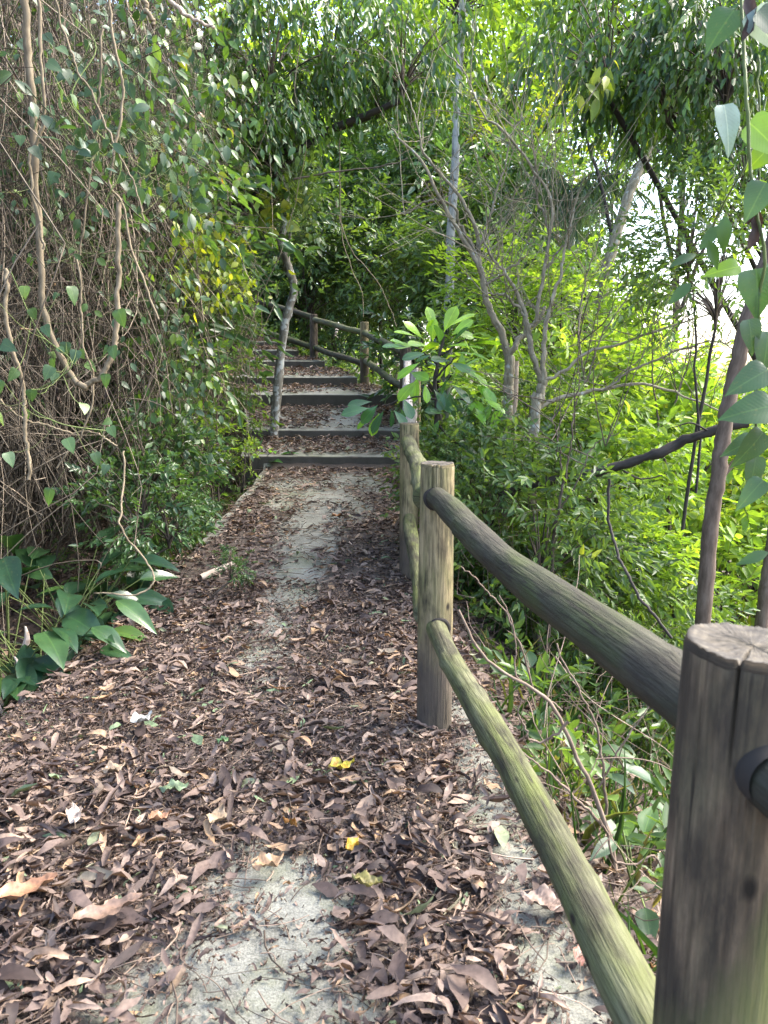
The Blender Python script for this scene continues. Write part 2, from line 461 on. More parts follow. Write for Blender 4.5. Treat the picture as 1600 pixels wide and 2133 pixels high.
def logmat(name, base, algae, alg_t, dark_t, stain_h=None, top=None):
    m, t, b, o = mat(name)
    a = nd(t, 'ShaderNodeAttribute', attribute_name='grain')
    mp = nd(t, 'ShaderNodeMapping'); mp.inputs['Scale'].default_value = (1, 1, .05)
    t.links.new(a.outputs['Vector'], mp.inputs['Vector'])
    fine = nd(t, 'ShaderNodeTexNoise', _Scale=110., _Detail=5., _Roughness=.6)
    t.links.new(mp.outputs[0], fine.inputs['Vector'])
    r = ramp(t, [(.28, [x * .35 for x in base]), (.5, base), (.72, [x * 1.55 for x in base])])
    t.links.new(fine.outputs[0], r.inputs[0])
    mp2 = nd(t, 'ShaderNodeMapping'); mp2.inputs['Scale'].default_value = (1, 1, .35)
    t.links.new(a.outputs['Vector'], mp2.inputs['Vector'])
    big = nd(t, 'ShaderNodeTexNoise', _Scale=9., _Detail=5., _Roughness=.6)
    t.links.new(mp2.outputs[0], big.inputs['Vector'])
    r2 = ramp(t, [(alg_t - .1, 0.), (alg_t + .14, .85)]); t.links.new(big.outputs[0], r2.inputs[0])
    c = mixc(t, r2.outputs[0], r.outputs[0], algae)
    dk = nd(t, 'ShaderNodeTexNoise', _Scale=14., _Detail=6., _Roughness=.65)
    mp3 = nd(t, 'ShaderNodeMapping'); mp3.inputs['Scale'].default_value = (1, 1, .3); mp3.inputs['Location'].default_value = (3, 5, 1)
    t.links.new(a.outputs['Vector'], mp3.inputs['Vector']); t.links.new(mp3.outputs[0], dk.inputs['Vector'])
    r3 = ramp(t, [(dark_t - .1, 0.), (dark_t + .1, .8)]); t.links.new(dk.outputs[0], r3.inputs[0])
    c = mixc(t, r3.outputs[0], c, (.03, .025, .02))
    if stain_h:
        sx = nd(t, 'ShaderNodeSeparateXYZ'); t.links.new(a.outputs['Vector'], sx.inputs[0])
        ad = nd(t, 'ShaderNodeMath', operation='MULTIPLY_ADD'); ad.inputs[1].default_value = .35
        t.links.new(big.outputs[0], ad.inputs[0]); t.links.new(sx.outputs[2], ad.inputs[2])
        r4 = ramp(t, [(stain_h, .85), (stain_h + .22, 0.)]); t.links.new(ad.outputs[0], r4.inputs[0])
        c = mixc(t, r4.outputs[0], c, (.075, .06, .05))
    ck = nd(t, 'ShaderNodeTexNoise', _Scale=26., _Detail=3., _Roughness=.5)
    mp5 = nd(t, 'ShaderNodeMapping'); mp5.inputs['Scale'].default_value = (1, 1, .07); mp5.inputs['Location'].default_value = (7, 2, 4)
    t.links.new(a.outputs['Vector'], mp5.inputs['Vector']); t.links.new(mp5.outputs[0], ck.inputs['Vector'])
    rk = ramp(t, [(.47, 0.), (.495, 1.), (.505, 1.), (.53, 0.)]); t.links.new(ck.outputs[0], rk.inputs[0])
    mk = nd(t, 'ShaderNodeMath', operation='MULTIPLY'); rk2 = ramp(t, [(.5, 0.), (.6, .8)]); t.links.new(big.outputs[0], rk2.inputs[0])
    t.links.new(rk.outputs[0], mk.inputs[0]); t.links.new(rk2.outputs[0], mk.inputs[1])
    c = mixc(t, mk.outputs[0], c, (.025, .02, .016))
    if top:
        sy = nd(t, 'ShaderNodeSeparateXYZ'); t.links.new(a.outputs['Vector'], sy.inputs[0])
        e1 = nd(t, 'ShaderNodeMath', operation='MULTIPLY_ADD'); e1.inputs[1].default_value = 9.; t.links.new(sy.outputs[0], e1.inputs[0]); t.links.new(dk.outputs[0], e1.inputs[2])
        e2 = nd(t, 'ShaderNodeMath', operation='MULTIPLY_ADD'); e2.inputs[1].default_value = -3.; t.links.new(sy.outputs[2], e2.inputs[0]); t.links.new(e1.outputs[0], e2.inputs[2])
        e3 = nd(t, 'ShaderNodeMath', operation='ADD'); e3.inputs[1].default_value = 2.3; t.links.new(e2.outputs[0], e3.inputs[0])
        re_ = ramp(t, [(.1, 0.), (.7, .7)]); t.links.new(e3.outputs[0], re_.inputs[0])
        c = mixc(t, re_.outputs[0], c, mixc(t, .6, mixc(t, fine.outputs[0], [v * .4 for v in top], [v * 1.5 for v in top]), top))
    # dark knots
    vo = nd(t, 'ShaderNodeTexVoronoi', _Scale=7.5); vo.feature = 'F1'
    mp4 = nd(t, 'ShaderNodeMapping'); mp4.inputs['Scale'].default_value = (1, 1, .55)
    t.links.new(a.outputs['Vector'], mp4.inputs['Vector']); t.links.new(mp4.outputs[0], vo.inputs['Vector'])
    r5 = ramp(t, [(.05, 1.), (.1, 0.)]); t.links.new(vo.outputs['Distance'], r5.inputs[0])
    c = mixc(t, r5.outputs[0], c, (.02, .016, .012))
    t.links.new(c, b.inputs['Base Color'])
    b.inputs['Roughness'].default_value = .75
    b.inputs['Specular IOR Level'].default_value = .18
    hs = nd(t, 'ShaderNodeMath', operation='ADD'); t.links.new(fine.outputs[0], hs.inputs[0]); t.links.new(dk.outputs[0], hs.inputs[1])
    bm = nd(t, 'ShaderNodeBump', _Strength=.8, _Distance=.009)
    t.links.new(hs.outputs[0], bm.inputs['Height']); t.links.new(bm.outputs[0], b.inputs['Normal'])
    return m
M['post'] = logmat('tan_post_wood', (.25, .2, .112), (.12, .125, .045), .53, .57, .42)
M['postdark'] = logmat('weathered_brown_post_wood', (.12, .09, .066), (.1, .1, .05), .6, .5, None)
M['postnear'] = logmat('split_brown_post_wood', (.15, .108, .068), (.15, .13, .075), .54, .45, None, (.19, .2, .07))
M['railblack'] = logmat('shaded_black_rail_wood', (.045, .04, .032), (.035, .04, .02), .55, .5, None)  # near-black base colour stands in for shade on the near rail end
M['postpale'] = logmat('bleached_post_wood', (.3, .27, .25), (.22, .2, .16), .62, .7, None)
M['raildark'] = logmat('dark_rail_wood', (.05, .047, .032), (.05, .062, .02), .52, .53, None)
M['railgreen'] = logmat('green_rail_wood', (.115, .115, .066), (.095, .11, .03), .5, .54, None)
m, t, b, o = mat('post_end_grain')
a = nd(t, 'ShaderNodeAttribute', attribute_name='grain')
n = nd(t, 'ShaderNodeTexNoise', _Scale=45., _Detail=6., _Roughness=.7); t.links.new(a.outputs['Vector'], n.inputs['Vector'])
wv = nd(t, 'ShaderNodeTexWave', _Scale=24., _Distortion=5.); wv.wave_type = 'RINGS'; wv.rings_direction = 'Z'
t.links.new(a.outputs['Vector'], wv.inputs['Vector'])
r = ramp(t, [(.3, (.022, .018, .014)), (.5, (.06, .05, .036)), (.68, (.12, .1, .07))]); t.links.new(n.outputs[0], r.inputs[0])
rw = ramp(t, [(0, .8), (1, 1.1)]); t.links.new(wv.outputs[0], rw.inputs[0])
t.links.new(mixc(t, 1., r.outputs[0], rw.outputs[0], 'MULTIPLY'), b.inputs['Base Color'])
b.inputs['Roughness'].default_value = .85
bm = nd(t, 'ShaderNodeBump', _Strength=.35, _Distance=.004); t.links.new(n.outputs[0], bm.inputs['Height']); t.links.new(bm.outputs[0], b.inputs['Normal'])
M['endgrain'] = m

def soilmat():
    m, t, b, o = mat('leaf_mould_soil')
    g = nd(t, 'ShaderNodeNewGeometry')
    n = nd(t, 'ShaderNodeTexNoise', _Scale=14., _Detail=8., _Roughness=.7); t.links.new(g.outputs['Position'], n.inputs['Vector'])
    r = ramp(t, [(.3, (.022, .016, .012)), (.5, (.06, .042, .03)), (.7, (.12, .085, .06))]); t.links.new(n.outputs[0], r.inputs[0])
    t.links.new(r.outputs[0], b.inputs['Base Color'])
    b.inputs['Roughness'].default_value = .9
    bm = nd(t, 'ShaderNodeBump', _Strength=.8, _Distance=.03); t.links.new(n.outputs[0], bm.inputs['Height']); t.links.new(bm.outputs[0], b.inputs['Normal'])
    return m
M['soil'] = soilmat()
def concmat(name, dirt_attr):
    m, t, b, o = mat(name)
    g = nd(t, 'ShaderNodeNewGeometry')
    n = nd(t, 'ShaderNodeTexNoise', _Scale=5., _Detail=8., _Roughness=.65); t.links.new(g.outputs['Position'], n.inputs['Vector'])
    f = nd(t, 'ShaderNodeTexNoise', _Scale=160., _Detail=4., _Roughness=.7); t.links.new(g.outputs['Position'], f.inputs['Vector'])
    r = ramp(t, [(.3, (.092, .09, .074)), (.5, (.165, .164, .136)), (.72, (.24, .24, .203))]); t.links.new(n.outputs[0], r.inputs[0])
    rf = ramp(t, [(.33, .5), (.5, .95), (.68, 1.35)]); t.links.new(f.outputs[0], rf.inputs[0])
    c = mixc(t, 1., r.outputs[0], rf.outputs[0], 'MULTIPLY')
    ms = nd(t, 'ShaderNodeTexNoise', _Scale=2.4, _Detail=6., _Roughness=.7); t.links.new(g.outputs['Position'], ms.inputs['Vector'])
    rm = ramp(t, [(.5, 0.), (.68, .6)]); t.links.new(ms.outputs[0], rm.inputs[0])
    c = mixc(t, rm.outputs[0], c, (.11, .125, .06))
    if dirt_attr:
        a = nd(t, 'ShaderNodeAttribute', attribute_name='dirt')
        ad = nd(t, 'ShaderNodeMath', operation='ADD'); t.links.new(a.outputs['Fac'], ad.inputs[0])
        mm = nd(t, 'ShaderNodeMath', operation='MULTIPLY_ADD'); mm.inputs[1].default_value = 1.1; mm.inputs[2].default_value = -.55
        n2 = nd(t, 'ShaderNodeTexNoise', _Scale=22., _Detail=7., _Roughness=.75); t.links.new(g.outputs['Position'], n2.inputs['Vector'])
        t.links.new(n2.outputs[0], mm.inputs[0]); t.links.new(mm.outputs[0], ad.inputs[1])
        rd = ramp(t, [(.35, 0.), (.62, .93)]); t.links.new(ad.outputs[0], rd.inputs[0])
        rs = ramp(t, [(.3, (.03, .022, .017)), (.6, (.085, .06, .045)), (.8, (.13, .095, .072))]); t.links.new(f.outputs[0], rs.inputs[0])
        c = mixc(t, rd.outputs[0], c, rs.outputs[0])
    else:
        # darker brown mixed in on the upright faces
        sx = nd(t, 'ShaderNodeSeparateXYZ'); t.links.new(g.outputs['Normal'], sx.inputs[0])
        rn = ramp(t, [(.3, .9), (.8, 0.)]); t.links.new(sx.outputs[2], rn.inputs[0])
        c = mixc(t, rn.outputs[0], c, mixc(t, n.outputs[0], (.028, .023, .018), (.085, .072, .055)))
    t.links.new(c, b.inputs['Base Color'])
    b.inputs['Roughness'].default_value = .85
    bm = nd(t, 'ShaderNodeBump', _Strength=.5, _Distance=.008); t.links.new(f.outputs[0], bm.inputs['Height']); t.links.new(bm.outputs[0], b.inputs['Normal'])
    return m
M['path'] = concmat('worn_concrete', True)
M['step'] = concmat('step_concrete', False)

# ------------------------------------------------------------------ terrain
gx = np.unique(np.concatenate([np.linspace(-300, -30, 14), np.linspace(-30, -8, 23), np.linspace(-8, 10, 181), np.linspace(10, 30, 21), np.linspace(30, 300, 14)]))
gy = np.unique(np.concatenate([np.linspace(-60, -4, 15), np.linspace(-4, 20, 241), np.linspace(20, 50, 31), np.linspace(50, 400, 15)]))
X, Yg = np.meshgrid(gx, gy)
Z = ground(X, Yg)
nx, ny = len(gx), len(gy)
ii = (np.arange(ny - 1)[:, None] * nx + np.arange(nx - 1)[None]).reshape(-1)
o_ = build('terrain', dict(v=np.stack([X, Yg, Z], -1).reshape(-1, 3), q=np.stack([ii, ii + 1, ii + nx + 1, ii + nx], -1)), [M['soil']])
tag(o_, 'dark leaf mould ground banking up beside the path and falling away beyond the fence', 'ground', kind='structure')

# ------------------------------------------------------------------ path slab
BARE = []                                   # bare worn strips: (x, y, rx, ry, strength)
for (px, py, rx, ry, s) in [(720, 1000, .2, .3, .9), (680, 1040, .22, .5, .9), (660, 1080, .2, .5, 1), (645, 1130, .17, .45, 1), (625, 1190, .15, .4, 1), (600, 1250, .16, .35, 1),
                            (735, 995, .3, .25, .8), (760, 1010, .25, .3, .7), (610, 1010, .2, .3, .7), (585, 1050, .15, .35, .6), (750, 1060, .14, .4, .6), (570, 1310, .15, .3, .9), (545, 1370, .14, .28, .8), (550, 1420, .12, .2, .5), (600, 1480, .1, .15, .4),
                            (560, 1840, .15, .13, 1.1), (600, 1900, .15, .15, 1.1), (520, 2010, .2, .14, 1.15), (470, 2090, .25, .15, 1.15), (640, 2110, .16, .12, 1), (620, 1980, .14, .1, 1), (520, 1770, .08, .08, .6),
                            (1010, 1600, .1, .3, .9), (1020, 1690, .1, .16, 1), (1070, 1790, .08, .12, 1), (1110, 1900, .08, .12, 1.1), (1150, 2000, .09, .12, 1.1), (1200, 2080, .09, .1, 1.1), (960, 1480, .1, .3, .8)]:
    q = ground_px(px, py)
    k_ = 1.25 if 500 < px < 730 and py < 1500 else 1.0
    BARE.append((q[0], q[1], rx * k_, ry, s))
def bare(x, y):
    b = 0
    for (bx, by, rx, ry, s) in BARE:
        b = np.maximum(b, s * np.exp(-(((x - bx) / rx) ** 2 + ((y - by) / ry) ** 2) * .8))
    b = np.maximum(b, .95 * np.exp(-(np.maximum(x - xl(y), 0) / .09) ** 2) * sst((y - 5.6) / .6))
    return b
ys = np.concatenate([np.linspace(-6, .6, 12), np.linspace(.65, steps[0][0], 240)])
ss = np.linspace(0, 1, 70)
Xp = xl(ys)[:, None] * (1 - ss) + xr(ys)[:, None] * ss
Yp = np.repeat(ys[:, None], 70, 1)
edge_n = .018 * nz(Yp * 3, Yp * 0 + 4)
Xp[:, 0] += edge_n[:, 0]; Xp[:, -1] += edge_n[:, -1]
Zp = zp(Yp) + .004 * nz(Xp * 2, Yp * 2)
top = np.stack([Xp, Yp, Zp], -1)
cols = [top[:, :1] + [0, 0, -.2], top[:, :1] + [0.0, 0, -.012], top + 0, top[:, -1:] + [0, 0, -.012], top[:, -1:] + [0, 0, -.2]]
cols[2][:, 0, 0] += .012; cols[2][:, -1, 0] -= .012
full = np.concatenate(cols, 1)
nr_, nc_ = full.shape[:2]
ii = (np.arange(nr_ - 1)[:, None] * nc_ + np.arange(nc_ - 1)[None]).reshape(-1)
dirt = np.clip(.86 - 1.1 * bare(full[..., 0], full[..., 1]) + .12 * nz(full[..., 0] * 4, full[..., 1] * 4), 0, 1).reshape(-1)
po = build('path', dict(v=full.reshape(-1, 3), q=np.stack([ii, ii + 1, ii + nc_ + 1, ii + nc_], -1)), [M['path']])
at = po.data.attributes.new('dirt', 'FLOAT', 'POINT'); at.data.foreach_set('value', dirt.astype(np.float32))
tag(po, 'worn grey concrete footpath half buried under brown leaves', 'path', kind='structure')

# ------------------------------------------------------------------ concrete stairs
st = empty('concrete_stairs', (0, steps[0][0], steps[0][1]), 'flight of low leaf covered concrete steps climbing away to the left', 'stairs')
ends = steps[1:] + [(steps[-1][0] + 1.2, 0, 0, steps[-1][3] - .6, steps[-1][4] - .6)]
for k, (s, e) in enumerate(zip(steps, ends)):
    y0, y1 = s[0], e[0] + .06
    z0t, z1t = s[2], s[2] + SL * (e[0] - s[0]) - .003
    nxs = 30
    fr = []
    u = np.linspace(0, 1, nxs)
    xa0, xa1 = s[3] - .25, s[4]
    xb0, xb1 = e[3] - .25, max(e[4], s[4] - .0 if k < 2 else s[4] - .35)
    rows = []
    wob = .006 * nz(u * 9 + k, u * 0 + k) + .004 * nz(u * 40 + k, u * 0 + k)
    rows.append(np.stack([xa0 + (xa1 - xa0) * u, y0 + wob, np.full(nxs, s[1] - .35)], -1))
    rows.append(np.stack([xa0 + (xa1 - xa0) * u, y0 + wob, np.full(nxs, z0t - .014)], -1))
    rows.append(np.stack([xa0 + (xa1 - xa0) * u, y0 + .004 + wob, z0t - .004 + wob * .4], -1))
    rows.append(np.stack([xa0 + (xa1 - xa0) * u, y0 + .016 + wob, z0t + wob * .4], -1))
    for tt in np.linspace(.1, 1, 10):
        yy = y0 + (y1 - y0) * tt
        rows.append(np.stack([(xa0 + (xb0 - xa0) * tt) + ((xa1 + (xb1 - xa1) * tt) - (xa0 + (xb0 - xa0) * tt)) * u, np.full(nxs, yy), np.full(nxs, z0t + (z1t - z0t) * tt) + .004 * nz(u * 7, u * 0 + tt * 3)], -1))
    rows.append(rows[-1] + [0, 0, -.5])
    G = np.stack(rows)
    sideL = G[:, :1].copy(); sideL[..., 2] = s[1] - .35
    sideR = G[:, -1:].copy(); sideR[..., 2] = s[1] - .35
    G = np.concatenate([sideL, G, sideR], 1)
    a_, c_ = G.shape[:2]
    ii = (np.arange(a_ - 1)[:, None] * c_ + np.arange(c_ - 1)[None]).reshape(-1)
    build('step', dict(v=G.reshape(-1, 3), q=np.stack([ii, ii + 1, ii + c_ + 1, ii + c_], -1)), [M['step']], st, smooth=False)

# ------------------------------------------------------------------ log fence
fence = empty('log_fence', (.2, 3.1, 0), 'weathered round log fence with two rails along the right side of the path', 'fence')
def post(base, topz, r0, r1, lean=(0, 0), m='post', cracks=(), seed=1, label=None, ragged=.004, slant=(0, 0), squash=1.0):
    base = np.asarray(base, float)
    rg = np.random.default_rng(seed)
    SD = 180
    th = np.arange(SD) / SD * 2 * math.pi
    H = topz - base[2] + .35
    zs = np.concatenate([np.linspace(0, .94, 34), [.965, .985, .994]])
    ph = rg.uniform(0, 6.28, 6)
    rows, gr, mi = [], [], []
    rim = .6 * ragged * (.5 * np.sin(th * 3 + ph[0]) + .35 * np.sin(th * 7 + ph[1]) + .25 * np.convolve(np.tile(rg.normal(0, 1, SD), 3), [.25, .5, .25], 'same')[SD:2 * SD] - 1.6 * np.exp(-((th - 5.0) / .18) ** 2) - 1.2 * np.exp(-((th - 3.9) / .12) ** 2))
    rim = rim + slant[0] * np.cos(th) + slant[1] * np.sin(th)
    for z in zs:
        r = (r0 + (r1 - r0) * z) * (1 + .02 * np.sin(2 * th + ph[2] + z * 3) + .014 * np.sin(3 * th + ph[3] + z * 7) + .012 * math.sin(z * 9 + ph[4]))
        for (ang, depth, zmin, wd) in cracks:
            dd = np.abs((th - ang - .25 * (1 - z) * math.sin(ang * 3) + math.pi) % (2 * math.pi) - math.pi)
            r = r - depth * np.exp(-(dd / wd) ** 2) * float(sst((z - zmin) / .1))
        zz = z * H + rim * sst(np.full(SD, (z - .9) / .1))
        x = base[0] + lean[0] * z + r * np.cos(th) * squash
        y = base[1] + lean[1] * z + r * np.sin(th)
        rows.append(np.stack([x, y, base[2] - .35 + zz], -1))
        gr.append(np.stack([r * np.cos(th), r * np.sin(th), np.full(SD, z * H - .35) + 0 * th], -1))
    rl = (r1) * (1 + .02 * np.sin(2 * th + ph[2] + 3))
    for (f, dz) in ((.955, .004), (.85, .002), (.6, -.002), (.35, .001), (.12, -.001), (.001, 0)):
        cr = 0
        for (ang, depth, zmin, wd) in cracks:
            dd = np.abs((th - ang + math.pi) % (2 * math.pi) - math.pi)
            cr = cr + depth * .7 * np.exp(-(dd / (wd / max(f, .35))) ** 2) * (f > .3)
        x = base[0] + lean[0] + rl * f * np.cos(th) * squash
        y = base[1] + lean[1] + rl * f * np.sin(th)
        rows.append(np.stack([x, y, base[2] - .35 + H + rim * f + dz + .0006 * rg.normal(0, 1, SD) - cr], -1))
        gr.append(np.stack([rl * f * np.cos(th), rl * f * np.sin(th), np.full(SD, .5 + seed)], -1))
    G = np.stack(rows); g = np.stack(gr)
    K = len(rows)
    i = np.arange(K - 1)[:, None] * SD; j = np.arange(SD)[None]; j2 = (j + 1) % SD
    q = np.stack([i + j, i + j2, i + SD + j2, i + SD + j], -1).reshape(-1, 4)
    mi = np.repeat((np.arange(K - 1) >= len(zs)).astype(int), SD)
    o = build('post', dict(v=G.reshape(-1, 3), q=q, g=g.reshape(-1, 3), m=mi), [M[m], M['endgrain']], fence)
    if label: o['label'] = label
    return o
def rail(a, b, r0, r1, m='raildark', seed=1, bow=0.0, knots=5, label=None, seg=60):
    rg = np.random.default_rng(seed)
    a = np.asarray(a, float); b = np.asarray(b, float)
    SD = 28
    th = np.arange(SD) / SD * 2 * math.pi
    d = (b - a); Ln = np.linalg.norm(d); d = d / Ln
    n = norm(np.cross(d, [0, 0, 1.])); up = np.cross(n, d)
    ph = rg.uniform(0, 6.28, 8)
    kn = [(rg.uniform(.05, .95), rg.uniform(0, 6.28), rg.uniform(.008, .017)) for _ in range(knots)]
    rows, gr = [], []
    for t in np.linspace(0, 1, seg):
        c = a + d * Ln * t + up * (-bow * 4 * t * (1 - t)) + n * .012 * math.sin(t * 5 + ph[0]) + up * .008 * math.sin(t * 8 + ph[1])
        r = (r0 + (r1 - r0) * t) * (1 + .035 * math.sin(t * 13 + ph[2]) + .03 * math.sin(t * 27 + ph[3]) + .02 * np.sin(2 * th + ph[4] + t * 4) + .012 * np.sin(5 * th + ph[5] + t * 9))
        for (kt, ka, kh) in kn:
            da = np.abs((th - ka + math.pi) % (2 * math.pi) - math.pi) * r0
            r = r + kh * np.exp(-((da / .025) ** 2 + ((t - kt) * Ln / .03) ** 2)) - kh * 1.3 * np.exp(-((da / .01) ** 2 + ((t - kt) * Ln / .012) ** 2))
        f = 1.0
        if t < .004 or t > .996: f = .93
        rows.append(c + (n[None] * np.cos(th)[:, None] + up[None] * np.sin(th)[:, None]) * (r * f)[:, None])
        gr.append(np.stack([r * np.cos(th), r * np.sin(th), np.full(SD, t * Ln + seed * 2.3)], -1))
    rows = [np.repeat(a[None], SD, 0) + (rows[0] - a) * .02] + rows + [np.repeat(b[None], SD, 0) + (rows[-1] - b) * .02]
    gr = [gr[0]] + gr + [gr[-1]]
    G = np.stack(rows); g = np.stack(gr)
    K = len(rows)
    i = np.arange(K - 1)[:, None] * SD; j = np.arange(SD)[None]; j2 = (j + 1) % SD
    q = np.stack([i + j, i + j2, i + SD + j2, i + SD + j], -1).reshape(-1, 4)
    o = build('rail', dict(v=G.reshape(-1, 3), q=q, g=g.reshape(-1, 3)), [M[m]], fence)
    if label: o['label'] = label
    return o
def fpt(px, py, Y): return P(px, py, Y)
m_, t_, b_, o_n = mat('notch_shadow_dark'); b_.inputs['Base Color'].default_value = (.02, .016, .012, 1); b_.inputs['Roughness'].default_value = .9
M['notch_shadow'] = m_  # near-black colour stands in for the shadow around rails in their notches
def notch_shadow(c, toward, r, depth):  # added dark collar, painted shadow where a rail enters its post
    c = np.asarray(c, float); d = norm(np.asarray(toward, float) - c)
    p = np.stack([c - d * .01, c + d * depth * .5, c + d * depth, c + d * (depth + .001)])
    build('notch_shadow', tubes(p[None], np.array([[r * .9, r, r, r * .8]]) * (1 + rng.normal(0, .02, (1, 4))), 22), [M['notch_shadow']], fence)
p1t = P(1556, 1345, .92)
p2t = P(909, 966, 3.08)
p3t = P(853, 882, 5.35)
p4t = P(845, 724, 10.0)
p5t = P(759, 671, 13.1)
p6t = P(653, 655, 14.8)
p7t = P(432, 590, 16.2)
p8t = P(250, 520, 17.6)
p0t = np.array([.62, -1.3, 1.14])
post((p1t[0], p1t[1], 0), p1t[2], .087, .082, lean=(.008, .0), m='postnear', cracks=((-2.2, .014, .88, .02), (-1.35, .005, .93, .02), (-2.7, .004, .8, .02)), seed=11, label='big dark brown post close by with a split and rough sawn top', ragged=.003, slant=(-.004, .0))
post((p2t[0] + .004, p2t[1], 0), p2t[2], .075, .07, m='post', cracks=((-1.9, .016, .86, .022), (-1.45, .012, .9, .018), (-1.7, .01, .88, .018)), seed=12, ragged=.004, label='tan post with split top and dark damp foot')
post((p3t[0], p3t[1], zp(5.35)), p3t[2], .068, .065, m='post', cracks=((-1.5, .012, .8, .02),), seed=13, ragged=.002)
post((p4t[0], p4t[1], ground(p4t[0] , p4t[1]) ), p4t[2], .075, .07, m='postdark', seed=14, ragged=.003)
post((p5t[0], p5t[1], zp(13.1)), p5t[2], .078, .072, m='post', seed=15, ragged=.003)
post((p6t[0], p6t[1], zp(14.8)), p6t[2], .078, .072, m='postdark', seed=16, ragged=.003)
post((p7t[0], p7t[1], ground(p7t[0], p7t[1])), p7t[2], .078, .072, m='postdark', seed=17)
post((p0t[0], p0t[1], 0), p0t[2], .085, .08, m='postdark', seed=18)
# split pale post behind the third
b3 = P(858, 770, 7.3)
post((b3[0] - .01, b3[1], ground(b3[0], b3[1])), b3[2], .045, .04, lean=(.03, 0), m='postpale', seed=21, ragged=.012, label='bleached splintered post stump behind a taller post', slant=(.02, 0))
b4 = P(868, 768, 7.5)
post((b4[0] + .01, b4[1], ground(b4[0], b4[1])), b4[2], .034, .03, m='post', seed=22, ragged=.005)
def along(t_, dz): return np.array([t_[0], t_[1], t_[2] + dz])
def jpt(px, py, Y): return P(px, py, Y)
# nearest bay
rail(jpt(903, 1036, 3.06), np.array([p1t[0] - .02, p1t[1] + .02, 1.035]), .045, .048, 'raildark', 31, .0, 7, 'thick dark upper rail running from the near post')
rail(jpt(912, 1302, 3.05), np.array([p1t[0] - .03, p1t[1] + .05, .48]), .042, .046, 'railgreen', 32, .015, 8, 'pale green lower rail speckled with dark knots')
rail(np.array([p1t[0] + .006, p1t[1] - .04, 1.03]), np.array([p0t[0] + .16, p0t[1] + .02, 1.0]), .04, .045, 'railblack', 33)
notch_shadow([p1t[0] + .006, p1t[1] - .09, 1.03], [p1t[0] + .006, p1t[1], 1.03], .0425, .02)
rail(np.array([p1t[0], p1t[1] - .02, .47]), np.array([p0t[0], p0t[1] + .02, .46]), .045, .047, 'raildark', 34)
notch_shadow(jpt(903, 1036, 3.06), [p1t[0] - .02, p1t[1] + .02, 1.035], .047, .05)
notch_shadow(jpt(912, 1302, 3.05), [p1t[0] - .03, p1t[1] + .05, .48], .0445, .052)
# second bay
rail(jpt(853, 918, 5.3), np.array([p2t[0] - .035, p2t[1] + .02, 1.0]), .047, .05, 'railgreen', 35, .02)
rail(jpt(856, 1082, 5.3), np.array([p2t[0] - .045, p2t[1] + .02, .5]), .045, .047, 'railgreen', 36, .02)
# third bay to the corner of the steps
rail(jpt(846, 742, 9.98), jpt(856, 905, 5.4), .045, .047, 'postpale', 37, .0, 3)
rail(jpt(846, 812, 9.98), jpt(856, 1060, 5.4), .045, .045, 'raildark', 38, .0, 3)
rail(jpt(759, 692, 13.1), jpt(846, 733, 10.0), .05, .05, 'railgreen', 39, .02)
rail(jpt(760, 750, 13.1), jpt(846, 808, 10.0), .05, .05, 'railgreen', 40, .02)
rail(jpt(653, 664, 14.8), jpt(757, 692, 13.1), .05, .05, 'railgreen', 41, .01)
rail(jpt(653, 722, 14.8), jpt(757, 756, 13.1), .05, .05, 'raildark', 42, .02)
rail(jpt(432, 590, 16.2), jpt(653, 662, 14.8), .055, .052, 'raildark', 43, .01)
rail(jpt(432, 650, 16.2), jpt(653, 724, 14.8), .055, .052, 'raildark', 44, .02)

# ------------------------------------------------------------------ leaf litter
def litter_leaf(pos, L, Wd, yaw, pitch, roll, curl, bend, rnd):
    N = len(pos)
    u = np.array([0, .14, .34, .56, .78, 1.])
    w = np.array([.04, .3, .5, .46, .27, .02])
    vv = np.array([-1, 0, 1.])
    uu = np.repeat(u, 3); ww = np.repeat(w, 3); ss_ = np.tile(vv, 6)
    ang = curl[:, None] * ss_[None] * ww[None] * 2
    y = np.sin(ang) / np.maximum(np.abs(curl[:, None]), .05) * .5 * Wd[:, None] * np.sign(curl[:, None])
    z = (1 - np.cos(ang)) / np.maximum(np.abs(curl[:, None]), .05) * .5 * Wd[:, None]
    z = z + bend[:, None] * L[:, None] * (uu[None] - .5) ** 2 + rng.normal(0, .003, (N, 18))
    x = (uu[None] - .5) * L[:, None]
    y = y * (1 + rng.normal(0, .16, (N, 18)))
    y = y + (rng.normal(0, .1, N) * Wd)[:, None] * np.sin(uu * 5)[None]
    cr, sr = np.cos(roll)[:, None], np.sin(roll)[:, None]
    y, z = y * cr - z * sr, y * sr + z * cr
    cpi, spi = np.cos(pitch)[:, None], np.sin(pitch)[:, None]
    x, z = x * cpi - z * spi, x * spi + z * cpi
    cyw, syw = np.cos(yaw)[:, None], np.sin(yaw)[:, None]
    x, y = x * cyw - y * syw, x * syw + y * cyw
    z = z - z.min(1, keepdims=True)
    v = np.stack([x, y, z], -1) + pos[:, None]
    q = []
    for k in range(5):
        for j in range(2):
            q.append((k * 3 + j, k * 3 + j + 1, k * 3 + j + 4, k * 3 + j + 3))
    q = np.array(q)
    Q = (q[None] + (np.arange(N) * 18)[:, None, None]).reshape(-1, 4)
    return dict(v=v.reshape(-1, 3), q=Q, r=np.repeat(rnd, len(q)))
